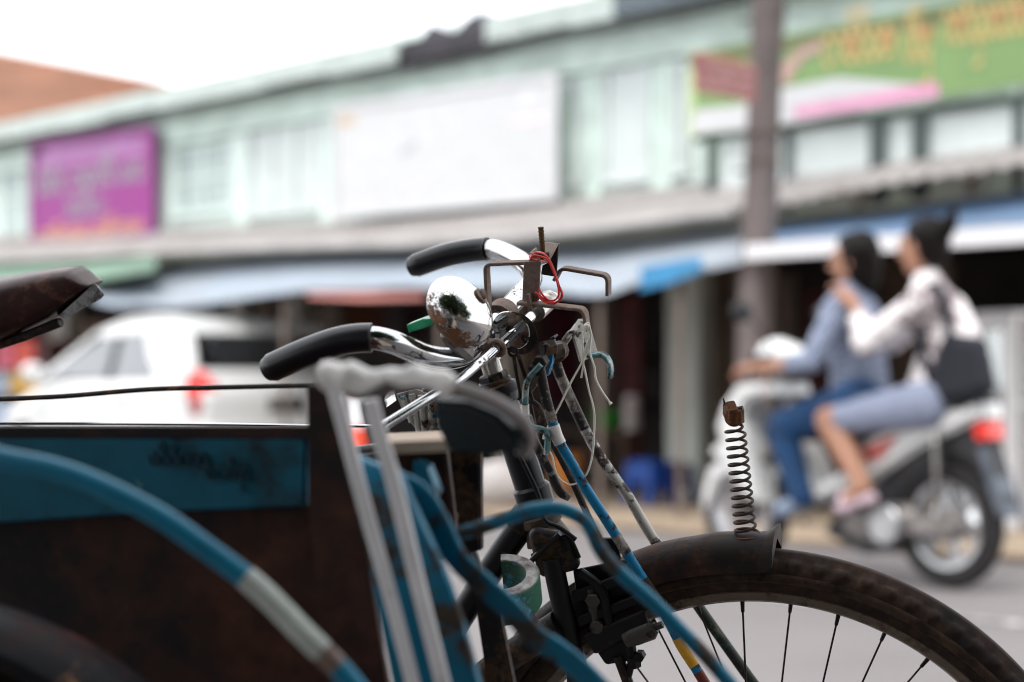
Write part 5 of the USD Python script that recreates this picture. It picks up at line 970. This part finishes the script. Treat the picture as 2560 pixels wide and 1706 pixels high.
# bell
bc_ = B(1149, 781, -.150); bx_ = norm(V(.76, -.34, .56)); BR = .0415 * bc_[1] / 1.93
def dome(th=.0): return [(max((BR - th) * math.cos(a), 1e-5), (BR * .70 - th) * math.sin(a)) for a in np.linspace(-.75, math.pi / 2, 22)]
outer = dome(); inner = dome(.0016)[::-1]
def revolve_open(c, axis, prof, n=64): return ring(c, axis, 0.0, [(max(r, 1e-5), h_) for r, h_ in prof], n)
lowdir = norm(V(-.70, .1, -.62))
bell_m = usdkit.material(stage, '/World/Looks/rusty_bell_chrome', {
    'tc': ('texture_coordinate', {}), 'mp': ('mapping', {'location': tuple(-(bc_ - tri.loc))}), 'sx': ('separate_xyz', {}),
    'n': ('noise_texture', {'scale': 330.0, 'detail': 6.0, 'roughness': .7}), 'n2': ('noise_texture', {'scale': 45.0, 'detail': 4.0}),
    'ax': ('math', {'math_type': 'multiply', 'value2': lowdir[0] * 10.0}), 'az': ('math', {'math_type': 'multiply_add', 'value2': lowdir[2] * 10.0}),
    'sn': ('math', {'math_type': 'multiply_add', 'value2': .75}), 'sn2': ('math', {'math_type': 'multiply_add', 'value2': .45}),
    'mask': ('rgb_ramp', {'ramp': [(.715, (0, 0, 0)), (.74, (1, 1, 1))]}), 'uc': ('rgb_ramp', {'ramp': [(.35, (.045, .018, .009)), (.6, (.20, .085, .03)), (.75, (.30, .16, .07))]}),
    'mx': ('mix_color', {'a': (.52, .52, .52)}), 'ro': ('mix_float', {'a': .06, 'b': .75}), 'me': ('mix_float', {'a': 1.0, 'b': .1}), 'b': ('bump', {'strength': .3, 'distance': .0006}), 'bb': ('bump', {'strength': .05, 'distance': .002}), 'p': ('principled_bsdf', {})},
    [('tc.object', 'mp.vector'), ('mp.vector', 'sx.vector'), ('mp.vector', 'n.vector'), ('mp.vector', 'n2.vector'), ('sx.x', 'ax.value1'), ('sx.z', 'az.value1'), ('ax.value', 'az.value3'), ('n.fac', 'sn.value1'), ('az.value', 'sn.value3'), ('n2.fac', 'sn2.value1'), ('sn.value', 'sn2.value3'), ('sn2.value', 'mask.fac'),
     ('n2.fac', 'uc.fac'), ('mask.color', 'mx.fac'), ('uc.color', 'mx.b'), ('mask.color', 'ro.fac'), ('mask.color', 'me.fac'), ('mx.result', 'p.base_color'), ('ro.result', 'p.roughness'), ('me.result', 'p.metallic'), ('mask.color', 'b.height'), ('n2.fac', 'bb.height'), ('bb.normal', 'b.normal'), ('b.normal', 'p.normal')], surface='p.BSDF')
bell = part(tri, 'bell', revolve_open(bc_, bx_, outer + inner), bell_m, 'round chrome bell with rust spots', smooth=30)
part(bell, 'base_plate', ring(bc_ - bx_ * BR * .42, bx_, 0, [(1e-5, -.002), (BR * .70, -.002), (BR * .70, .002), (1e-5, .002)], 40), rust2_m)
ap = bc_ + bx_ * (BR * .70 + .0005); part(bell, 'screw', [disc(ap, bx_, .0085, .003, 20), hull([tuple(p) for p in ellipsoid(ap + bx_ * .003, (.0018, .0068, .0035), R=[norm(np.cross(bx_, V(.3, .2, 1))), norm(np.cross(bx_, np.cross(bx_, V(.3, .2, 1)))), bx_], sub=2).vertices])], rust_m)
part(bell, 'bracket', [sweep([B(1118, 828, -.155), B(1135, 850, -.15), B(1165, 878, -.115)], rect(.020, .017, .3), up=bx_)], worn('grey_zinc', (.25, .24, .23), (.12, .10, .08), .42, 50, .5, metal=.3, soft=.06))
lv = [(1024, 809), (1065, 793), (1073, 794), (1091, 791), (1101, 797), (1099, 804), (1092, 809), (1030, 828)]
P = Bs(lv, -.17); o_ = P.mean(0); ln = norm(np.cross(P[3] - P[0], P[7] - P[0])); ex = norm(P[3] - P[0]); ey = np.cross(ln, ex)
poly = Polygon([((p - o_) @ ex, (p - o_) @ ey) for p in P]); part(bell, 'lever', [prism(poly.buffer(-.0012), o_, ex, ey, .020), prism(poly, o_, ex, ey, .017)], greenlever_m, 'green plastic bell lever')
part(bell, 'lever_arm', tube([B(1095, 801, -.165), B(1118, 815, -.155)], .003, 8), rust2_m)

# lamp bracket on the stem
lb_o = -.01
def fbar(pts, wid, thn=.0036, r=.007, mat=None): return sweep(rounded(Bs(pts), r, 6), rect(thn, wid, .2), up=bn)
lb = part(tri, 'lamp_bracket', fbar([(1345, 655, -.01), (1216, 660, -.01), (1222, 775, -.01)], .015), rust_m, 'bent rusty flat-bar lamp bracket')
part(lb, 'front_plate', sweep(rounded(Bs([(1345, 640, .025), (1331, 655, -.030), (1327, 752, -.030), (1322, 758, -.045)]), .004, 5), rect(.0185, .0035, .2), up=None if False else norm(np.cross(B(1327, 752, -.03) - B(1331, 655, -.03), bu))), rust_m)
part(lb, 'lower_arm', fbar([(1297, 757, -.034), (1345, 760, -.034), (1462, 773, -.034), (1469, 826, -.034)], .016), rust_m)
part(lb, 'far_arm', fbar([(1388, 700, .03), (1404, 669, .03), (1521, 689, .03), (1521, 738, .03)], .015), rust_m)
part(lb, 'inner_web', pl([(1397, 611), (1391, 692), (1354, 686), (1357, 664), (1374, 655)], .012, .003), rust2_m)
part(lb, 'side_plate', hull([B(x, y, o) for x, y, o in ((1364, 606, .06), (1398, 611, .014), (1376, 658, .010), (1353, 645, .045))] + [B(x, y, o) + bn * .003 for x, y, o in ((1364, 606, .06), (1398, 611, .014), (1376, 658, .010), (1353, 645, .045))]), rust_m)
part(lb, 'top_plate', hull([B(x, y, o) for x, y, o in ((1312, 655, -.032), (1352, 655, -.032), (1378, 648, .03), (1340, 640, .03))] + [B(x, y, o) - bw * .003 for x, y, o in ((1312, 655, -.032), (1352, 655, -.032), (1378, 648, .03), (1340, 640, .03))]), rust_m)
z_ = np.linspace(0, 1, 60); sp0, sp1 = B(1358, 648, 0), B(1352, 568, 0)
part(lb, 'stud', sweep(sp0 + z_[:, None] * (sp1 - sp0), circle(1, 12), scale=.0030 + .00028 * np.sin(z_ * 60) * (z_ > .45)), rust_orange_m if False else worn('brown_rust_stud', (.07, .035, .02), (.13, .07, .03), .46, 120, .75, soft=.08))
part(lb, 'nut', disc(B(1357, 638, 0), norm(sp1 - sp0), .0078, .006, 6), rust2_m)

# red wire and white string
w1 = spline(Bs([(1360, 655, -.02), (1330, 648, -.036), (1325, 640, -.03), (1340, 632, -.02), (1358, 634, -.03), (1376, 655, -.035), (1390, 690, -.036), (1400, 722, -.037), (1404, 738, -.036), (1394, 754, -.036), (1375, 757, -.037), (1357, 746, -.038), (1345, 735, -.034), (1325, 725, -.025)]), 6)
w2 = spline(Bs([(1325, 650, -.036), (1333, 640, -.036), (1352, 642, -.036), (1370, 652, -.037), (1386, 685, -.037), (1394, 712, -.038), (1397, 735, -.038), (1388, 750, -.038), (1372, 751, -.038), (1356, 737, -.037), (1348, 722, -.034)]), 6)
w3 = spline(Bs([(1346, 742, -.034), (1362, 755, -.038), (1385, 759, -.038), (1402, 748, -.036), (1406, 735, -.035), (1400, 718, -.034)]), 6)
wr = thing('red_wire', 'thin red wire looped round the rusty lamp bracket', 'wire', B(1390, 700, -.036))
for w_ in (w1, w2, w3): part(wr, 'strand', tube(w_, .0011, 8), redwire_m)
sg = thing('string', 'thin white string tied to the lower arm of the lamp bracket and looped below', 'string', B(1468, 818, -.045))
so = -.047
for w_ in ([(1460, 822), (1463, 812), (1470, 808), (1473, 816), (1466, 822), (1459, 816)], [(1468, 815), (1457, 842), (1457, 880), (1458, 912), (1453, 945)], [(1471, 814), (1477, 838), (1470, 872), (1452, 912), (1428, 955), (1395, 1022), (1364, 1078), (1358, 1098)],
           [(1370, 1123), (1381, 1142), (1387, 1172), (1400, 1198), (1424, 1212), (1450, 1204), (1470, 1178), (1482, 1130), (1486, 1060), (1484, 1020), (1472, 975), (1462, 925), (1458, 905), (1467, 862), (1476, 842), (1470, 818)], [(1472, 812), (1478, 838), (1475, 880), (1486, 918), (1490, 948), (1505, 978), (1527, 1010)]):
    part(sg, 'strand', tube(spline(Bs(w_, so), 8), .00105, 8), stringm)
part(sg, 'knot', ellipsoid(B(1467, 815, so), (.0034, .0034, .0028), sub=2), stringm); part(sg, 'frayed_end', cyl(B(1523, 1005, so), B(1528, 1011, so), .0012, 6, .0022), stringm)

# front carrier: two long struts, hooks and plates
s1p = spline(Bs([(1345, 900), (1352, 935), (1362, 985), (1378, 1045), (1396, 1100), (1429, 1158), (1463, 1218), (1505, 1284), (1548, 1352), (1607, 1448), (1646, 1504), (1701, 1610), (1735, 1664), (1800, 1770)], -.052), 6)
st1 = part(tri, 'carrier_strut', tube(s1p, .0056, 16), blue_chip, 'chipped blue carrier strut')
seg = lambda y0, y1: s1p[[i_ for i_, p in enumerate(s1p) if y0 <= HORIZON - (p[2] - H) / p[1] * F <= y1]]
part(st1, 'upper_paint', tube(seg(895, 1062), .0058, 16), strutblk, 'upper end with worn dark paint'); part(st1, 'tape_band', tube(seg(1055, 1110), .0066, 16), white_tape, 'white tape band')
part(st1, 'lower_paint', tube(seg(1335, 1400), .0058, 16), strutblk); part(st1, 'dark_paint', tube(seg(1440, 1560), .0058, 16), rust2_m); part(st1, 'tape_band', tube(seg(1585, 1665), .0060, 16), yellow_tape, 'yellow band'); part(st1, 'red_paint', tube(seg(1668, 1770), .0058, 16), dull_red)
s2p = spline(Bs([(1386, 895), (1392, 915), (1404, 948), (1436, 1018), (1476, 1100), (1522, 1174), (1573, 1246), (1624, 1333), (1690, 1430), (1743, 1512), (1798, 1590), (1874, 1696), (1930, 1770)], .058), 6)
st2 = part(tri, 'carrier_strut', tube(s2p, .0060, 16), white_chip, 'chipped white carrier strut')
seg2 = lambda y0, y1: s2p[[i_ for i_, p in enumerate(s2p) if y0 <= HORIZON - (p[2] - H) / p[1] * F <= y1]]
part(st2, 'upper_paint', tube(seg2(890, 1075), .0062, 16), strutblk); part(st2, 'lower_paint', tube(seg2(1500, 1770), .0062, 16), worn('mossy_strut_paint', (.03, .035, .03), (.12, .12, .08), .46, 55, .6, third=(.02, .09, .08), third_at=.6))
part(st2, 'red_band', tube(seg2(1290, 1312), .0062, 16), dull_red)
part(tri, 'thin_stay', tube(spline(Bs([(1318, 1040), (1335, 1100), (1368, 1165), (1398, 1226), (1424, 1247)], -.03)), .0052, 12, scale=np.interp(np.linspace(0, 1, 33), [0, .8, 1], [1, 1, .7])), strutblk)
part(tri, 'thin_stay', tube(spline(Bs([(1368, 1060), (1384, 1110), (1432, 1205), (1482, 1315), (1560, 1460)], -.03)), .0038, 10), rust2_m)
cr = part(tri, 'carrier_hook', sweep(rounded(Bs([(1402, 868, .05), (1446, 806, .05), (1472, 896, .05)]), .014, 8), rect(.004, .026, .2), up=norm(bn * .8 + bu * .5 + bw * .5)), white_chip, 'chipped pale flat-bar hook')
part(cr, 'hook_tip', sweep(rounded(Bs([(1470, 889, .03), (1512, 886, .03), (1528, 915, .03), (1526, 945, .03)]), .010, 6), rect(.0045, .014, .25), up=bn), teal_chip)
cpl = part(tri, 'carrier_plate', pl([(1378, 852), (1386, 850), (1384, 900), (1372, 938), (1366, 936), (1371, 890)], -.02, .012), blue_chip)
part(cpl, 'plate_top', pl([(1376, 846), (1388, 838), (1392, 842), (1380, 851)], -.02, .014), rust2_m); part(cpl, 'bolt', disc(B(1394, 880, .0), bn, .011, .02, 12), rust2_m)
hk = part(tri, 'carrier_hook', sweep(rounded(Bs([(1352, 912, -.06), (1316, 950, -.06), (1312, 1010, -.06), (1318, 1068, -.06), (1371, 1076, -.06), (1367, 1136, -.06)]), .010, 6), rect(.0062, .009, .35), up=bn), teal_chip, 'teal chipped bent hook')
part(hk, 'tape_band', sweep(Bs([(1312, 1012, -.06), (1313, 1037, -.06)]), rect(.0080, .0115, .35), up=bn), white_tape, 'white tape band')
part(tri, 'lug_plate', pl([(1345, 915), (1352, 925), (1342, 965), (1327, 985), (1324, 965), (1330, 935)], -.045, .003), rust_m)
part(tri, 'carrier_lug', [cyl(B(1325, 925, -.04), B(1352, 920, -.04), .005, 8), disc(B(1352, 905, -.05), bn, .008, .016, 6)], rust2_m)
part(tri, 'clamp_bolt', [disc(B(1370, 870, -.03), norm(bn + bu), .009, .016, 6), disc(B(1392, 878, -.01), norm(bn + bu), .0085, .014, 8), cyl(B(1360, 905, -.045), B(1345, 900, -.05), .004, 8), ellipsoid(B(1365, 864, -.04), (.004, .003, .002), sub=2)], black_worn)
part(tri, 'curved_link', [tube(spline(Bs([(1322, 1000), (1345, 1015), (1358, 1045), (1356, 1060)], -.03)), .0030, 8), ellipsoid(B(1357, 1052, -.03), [.006] * 3, sub=2), tube(spline(Bs([(1322, 985), (1330, 1030), (1337, 1060)], -.02)), .002, 8)], rust2_m)

# saddle
sd = []
for px, yt, yb, hw in ((-260, 735, 930, .088), (-120, 716, 903, .075), (0, 697, 862, .058), (80, 682, 826, .044), (146, 672, 791, .034), (188, 670, 756, .030), (206, 683, 740, .027), (222, 697, 727, .023), (238, 706, 713, .017)):
    t_, b_ = B(px, yt), B(px, yb); c_ = (t_ + b_) / 2; hh = np.linalg.norm(t_ - b_) / 2; up_ = norm(t_ - b_)
    sd.append(np.array([c_ + bn * hw * np.sign(math.cos(a)) * abs(math.cos(a)) ** .6 + up_ * hh * np.sign(math.sin(a)) * abs(math.sin(a)) ** .55 for a in np.linspace(0, 2 * math.pi, 24, endpoint=False)]))
v = np.vstack(sd); n_, k_ = len(sd), 24; f = []
for i_ in range(n_ - 1):
    for j_ in range(k_): a, b, c, d = i_ * k_ + j_, i_ * k_ + (j_ + 1) % k_, (i_ + 1) * k_ + (j_ + 1) % k_, (i_ + 1) * k_ + j_; f += [(a, b, c), (a, c, d)]
f += [(0, j_ + 1, j_) for j_ in range(1, k_ - 1)] + [((n_ - 1) * k_, (n_ - 1) * k_ + j_, (n_ - 1) * k_ + j_ + 1) for j_ in range(1, k_ - 1)]
tm = trimesh.Trimesh(v, f, process=False); tm.invert() if tm.volume < 0 else None
sad = part(tri, 'saddle', tm, leather_m, 'dark brown worn leather saddle', smooth=60)
part(sad, 'nose_trim', [hull([B(x, y, o * g_) for x, y, o in ((236, 709, .018), (246, 714, .014), (261, 738, .016), (253, 747, .018), (160, 798, .033), (146, 790, .0345)) for g_ in (1, -1)])], worn('dull_steel_trim', (.46, .48, .50), (.06, .05, .05), .42, 70, .25, metal=.8, soft=.08), 'dull steel nose trim')
part(sad, 'underframe', [tube(Bs([(-200, 925, -.03), (60, 842, -.03), (150, 806, -.02)]), .006, 8), tube(Bs([(-200, 925, .03), (60, 842, .03), (150, 806, .02)]), .006, 8)], rust2_m)
part(tri, 'seat_post', tube([B(-120, 900), B(-60, 1200)], .0125, 14), black_worn)

# ------------------------------------------------------------------ sidecar
sc = part(tri, 'sidecar_side_board', [hull([B(x, y, o) for x, y in ((-260, 1068), (775, 1066)) for o in (-0.558, -.05)] + [B(x, y, o) - bw * .010 for x, y in ((-260, 1068), (775, 1066)) for o in (-0.558, -.05)])], panel_dark, 'dark top board of the sidecar')
part(tri, 'sidecar_lower_panel', [pl([(-260, 1300), (60, 1285), (430, 1268), (880, 1258), (990, 1800), (-260, 1800)], -0.535, .012, .002), hull([B(x, y, -0.530) for x, y in ((-260, 1330), (900, 1290))] + [B(x, y, -.10) for x, y in ((-260, 1330), (900, 1290))] + [B(x, y, -0.530) - bw * .02 for x, y in ((-260, 1330), (900, 1290))])], panel_dark)
part(tri, 'corner_post', [pl([(772, 962), (846, 955), (868, 1120), (905, 1300), (985, 1800), (830, 1800), (776, 1300)], -0.560, .010, .002), cyl(B(810, 965, -0.560), B(812, 950, -0.560), .008, 10)], panel_dark)
part(tri, 'edge_rod', tube(Bs([(-260, 1060), (300, 1060), (560, 1062), (775, 1066)], -.04), .0022, 8), chrome_m); 
part(tri, 'edge_rod', tube(Bs([(800, 1064), (960, 1066)], -.06), .002, 8), chrome_m)
part(tri, 'guard_rail', tube(spline(Bs([(-200, 1006, -.30), (0, 998, -.30), (161, 991, -.30), (374, 974, -.30), (600, 968, -.30), (807, 963, -.31)])), .0026, 10), rust2_m)
part(sc, 'board_face', pl([(-260, 1082), (772, 1084), (776, 1092), (772, 1262), (430, 1275), (60, 1300), (-260, 1318)], -0.550, .016, .003), blue_panel, 'faded blue front board')
# painted hand lettering on the board
def stroke_text(text, px0, py0, px1, hgt, off):
    P = script(text); x0, y0, x1, y1 = P.bounds; a, c = B(px0, py0, off), B(px1, py0, off); W = np.linalg.norm(c - a); ex = norm(c - a); ey = norm(bw - ex * (bw @ ex))
    from shapely import affinity
    P = affinity.affine_transform(P, [W / (x1 - x0), 0, 0, hgt / 2, -x0 * W / (x1 - x0), 0]); return prism(P, a, ex, ey, .002)
ink = M('dark_painted_script', (.012, .05, .075), .6)
part(tri, 'board_lettering', stroke_text('otscud', 375, 1168, 520, .013, -0.560), ink); part(tri, 'board_lettering', stroke_text('cmsdo', 520, 1202, 625, .013, -0.560), ink)
# sidecar wheel and its mudguard
wc = B(-120, 2420, -0.750); RS = .302
sw = spoked_wheel(wc, RS - .03, .019, 'sidecar_wheel', 36, 0.05, (tyreb_m, worn('reddish_rim', (.075, .028, .022), (.12, .085, .05), .45, 30, .6, soft=.1)), False)
part(tri, 'sidecar_mudguard', ring(wc, bn, RS + .012, [(-.016, -.036), (-.004, -.034), (.004, -.018), (.006, 0), (.004, .018), (-.004, .034), (-.016, .036), (-.006, .030), (.001, 0), (-.006, -.030)], 70, -1.0, 1.6, e1=bw), worn('grey_black_mudguard', (.009, .009, .011), (.07, .022, .016), .42, 16, .5, soft=.05, third=(.20, .10, .05), third_at=.66, spec=.08))
for a_ in (.1, .75): d_ = math.cos(a_) * bw + math.sin(a_) * bu; part(tri, 'mudguard_stay', tube([wc + d_ * .05 - bn * .045, wc + d_ * (RS + .005) - bn * .037], .004, 8), rust2_m)
part(tri, 'sidecar_axle', tube([wc - bn * .05, wc + bn * .62], .010, 12), black_worn)
# armrest tube with a white sleeve, flat posts, planks, braces
ar = spline(Bs([(-260, 1085, -0.790), (-120, 1108, -0.790), (0, 1145, -0.790), (130, 1172, -0.790), (250, 1215, -0.790), (400, 1292, -0.790), (520, 1375, -0.790), (645, 1470, -0.790), (760, 1585, -0.790), (845, 1668, -0.790), (900, 1735, -0.790), (960, 1830, -0.790)]), 8)
arm = part(tri, 'armrest_tube', tube(ar, .0078, 18), blue_side, 'curved blue armrest tube')
sgr = lambda y0, y1: ar[[i_ for i_, p in enumerate(ar) if y0 <= HORIZON - (p[2] - H) / p[1] * F <= y1]]
part(arm, 'white_sleeve', tube(sgr(1436, 1630), .0084, 18), worn('pale_sleeve_paint', (.42, .45, .42), (.20, .19, .15), .36, 24, .5, soft=.06), 'pale painted section'); part(arm, 'rust_band', tube(sgr(1622, 1668), .0080, 18), rust_m)
part(tri, 'flat_post', sweep(spline(Bs([(822, 930, -0.660), (838, 985, -0.660), (862, 1075, -0.660), (905, 1240, -0.660), (962, 1440, -0.660), (1010, 1620, -0.660), (1060, 1820, -0.660)])), rect(.0112, .004, .2), up=bn), white_side, 'white painted flat post')
part(tri, 'flat_post', sweep(spline(Bs([(925, 1000, -0.660), (945, 1075, -0.660), (985, 1210, -0.660), (1040, 1440, -0.660), (1085, 1620, -0.660), (1135, 1820, -0.660)])), rect(.0120, .004, .2), up=bn), white_side, 'white painted flat post beside the blue board')
part(tri, 'blue_post_board', [pl([(872, 1135), (1000, 1180), (1050, 1290), (1110, 1420), (1160, 1560), (1230, 1820), (1010, 1820), (930, 1430)], -0.640, .012, .002), hull([B(x, y, o) for x, y in ((1050, 1290), (1062, 1320), (1170, 1590), (1235, 1830)) for o in (-0.630, -0.570)] + [B(x - 14, y, -0.630) for x, y in ((1050, 1290), (1235, 1830))])], blue_side)
part(tri, 'diagonal_brace', sweep(spline(Bs([(880, 1160, -0.630), (932, 1185, -0.630), (1042, 1230, -0.620), (1096, 1305, -0.610), (1136, 1388, -0.610), (1208, 1461, -0.610), (1272, 1520, -0.610), (1335, 1588, -0.610), (1403, 1635, -0.610), (1467, 1690, -0.610), (1560, 1790, -0.610)])), rect(.0185, .006, .25), up=bn), blue_side, 'blue diagonal flat brace')
part(tri, 'bent_brace', tube(rounded(Bs([(1085, 1350, -0.560), (1182, 1326, -0.550), (1246, 1304, -0.540), (1320, 1276, -0.530), (1400, 1268, -0.530), (1470, 1302, -0.530), (1503, 1385, -0.530), (1565, 1447, -0.530), (1629, 1502, -0.530), (1692, 1566, -0.530), (1777, 1654, -0.530), (1850, 1740, -0.530)]), .012, 6), .0060, 16), blue_side, 'bent blue brace tube')
part(tri, 'short_blue_bar', pl([(1040, 1150), (1075, 1165), (1100, 1230), (1085, 1260), (1040, 1215)], -0.530, .02, .003), blue_side)
part(tri, 'beige_plank', hull([B(x, y, o) for x, y, o in ((960, 1084, -.30), (1125, 1076, -.30), (1140, 1098, -0.550), (968, 1106, -0.550))] + [B(x, y, o) - bw * .010 for x, y, o in ((960, 1084, -.30), (1125, 1076, -.30), (1140, 1098, -0.550), (968, 1106, -0.550))]), M('beige_plank_paint', (.36, .27, .20), .7, var=.2, scale=20))
part(tri, 'dark_upright', [pl([(1112, 1072), (1204, 1080), (1206, 1372), (1150, 1385), (1138, 1300)], -.30, .012, .002), pl([(1186, 1470), (1246, 1500), (1310, 1820), (1240, 1820)], -.30, .012, .002), tube([B(1165, 1360, -.29), B(1215, 1500, -.29)], .008, 10)], black_worn)
part(tri, 'upright_bolt', disc(B(1128, 1290, -.318), bn, .007, .006, 12), gear2)
part(tri, 'back_board', pl([(865, 1140), (1118, 1115), (1150, 1380), (1040, 1420), (940, 1420)], -.36, .012, .002), panel_dark)
# hand rail with its wrapped top, dark pad under it
hr = spline(Bs([(815, 940, -0.680), (860, 965, -0.680), (930, 972, -0.680), (1010, 962, -0.670), (1090, 962, -0.650), (1170, 980, -0.630), (1250, 1012, -0.610), (1305, 1052, -0.590), (1322, 1098, -0.580), (1305, 1138, -0.580)]), 8)
part(tri, 'hand_rail', tube(hr, .0058, 16), worn('grey_rail_paint', (.20, .175, .17), (.06, .05, .05), .40, 30, .5, soft=.08), 'curved grey hand rail of the sidecar')
part(tri, 'rail_pad', pl([(1095, 995), (1180, 1000), (1250, 1030), (1296, 1075), (1305, 1120), (1225, 1132), (1130, 1122), (1100, 1060)], -0.590, .02, .004), worn('dark_teal_pad', (.008, .010, .013), (.012, .03, .03), .42, 14, .5, soft=.1))
rgp = spline(Bs([(806, 938, -.68), (850, 945, -.68), (900, 956, -.68), (960, 954, -.675), (1010, 950, -.67), (1060, 952, -.66), (1105, 962, -.65), (1140, 972, -.645)]), 8)
m_ = 17; n_ = len(rgp); rows = []
for i_, p in enumerate(rgp):
    f_ = i_ / (n_ - 1); half = (.013 + .006 * math.sin(f_ * 9) + .004 * math.sin(f_ * 23)) * (1 - .5 * f_); hgt = .0085 + .0025 * math.sin(f_ * 11 - 1) * (1 - f_) + .0015 * math.sin(f_ * 31)
    for j_ in range(m_):
        a_ = (j_ / (m_ - 1) - .5) * 2; rows.append(p + bn * (.011 * math.sin(a_ * 1.5)) + bw * (hgt * math.cos(a_ * 1.2) - half * max(0, abs(a_) - .45) * 1.1))
v = np.array(rows); v = v + (np.stack([meshkit.fbm(v * 60, 3, s_) for s_ in (1, 2, 3)], 1) - .5) * .008
i_, j_ = np.meshgrid(np.arange(n_ - 1), np.arange(m_ - 1), indexing='ij'); i_, j_ = i_.ravel(), j_.ravel(); a_, b_, c_, d_ = i_ * m_ + j_, i_ * m_ + j_ + 1, (i_ + 1) * m_ + j_ + 1, (i_ + 1) * m_ + j_
rag = trimesh.Trimesh(v, np.vstack([np.c_[a_, b_, c_], np.c_[a_, c_, d_]]), process=False)
rag = trimesh.util.concatenate([rag, trimesh.Trimesh(v - rag.vertex_normals * .0015, rag.faces[:, ::-1], process=False)])
solo('rag', rag, M('off_white_rag', (.74, .71, .69), .9, var=.15, scale=40), 'off-white rag laid over the sidecar hand rail above the white posts', 'rag', smooth=60)
# chipped white fluted cover with a clear film on top, seen between the posts and the head tube
fc = part(tri, 'fluted_cover', pl([(992, 985), (1042, 974), (1112, 1002), (1116, 1092), (1062, 1096), (1022, 1050), (1005, 1020)], -.10, .006, .001), white_chip)
for x0, y0, x1, y1 in ((1008, 990, 1030, 1055), (1030, 985, 1048, 1080), (1052, 988, 1062, 1092), (1075, 995, 1082, 1092), (1096, 1002, 1104, 1092)): part(fc, 'flute', cyl(B(x0, y0, -.104), B(x1, y1, -.104), .0035, 10), white_chip)
part(tri, 'clear_film', sweep(spline(Bs([(978, 1010), (975, 985), (1000, 962), (1040, 955), (1062, 962), (1070, 985)], -.105)), rect(.0006, .03, .1), up=bn), glass_mat('clear_plastic_film', (.95, .95, .95), .10))
part(fc, 'hinge_box', [pl([(1085, 995), (1116, 1000), (1114, 1030), (1088, 1026)], -.106, .008), disc(B(1100, 1012, -.114), bn, .005, .004, 10)], rust_m)
# half-round pipe clamp between sidecar and frame
cx_ = norm(bw - .26 * bn + .06 * bu); cc_ = B(1252, 1440, -.13); e1 = norm(bu - cx_ * (bu @ cx_))
ro, ri_ = .0415, .0265; hgt = .036
cl = part(tri, 'pipe_clamp', ring(cc_ - cx_ * hgt / 2, cx_, 0, [(ri_, -hgt / 2), (ro - .001, -hgt / 2), (ro, -hgt / 2 + .002), (ro, hgt / 2 - .001), (ro - .001, hgt / 2), (ri_, hgt / 2)], 40, -1.75, 1.85, e1=e1), green_chip, 'green and blue chipped half-round pipe clamp')
part(cl, 'scraped_edge', ring(cc_ + cx_ * .0006, cx_, 0, [(ri_ + .0005, -.0005), (ro - .0012, -.0005), (ro - .002, .0008), (ri_ + .001, .0008)], 40, -1.74, 1.84, e1=e1), raw_top, 'bare scraped top edge')
part(cl, 'clamp_bolt', cyl(cc_ + e1 * .036 - cx_ * .030 - np.cross(cx_, e1) * .02, cc_ + e1 * .040 - cx_ * .042 - np.cross(cx_, e1) * .02, .003, 8), rust2_m)
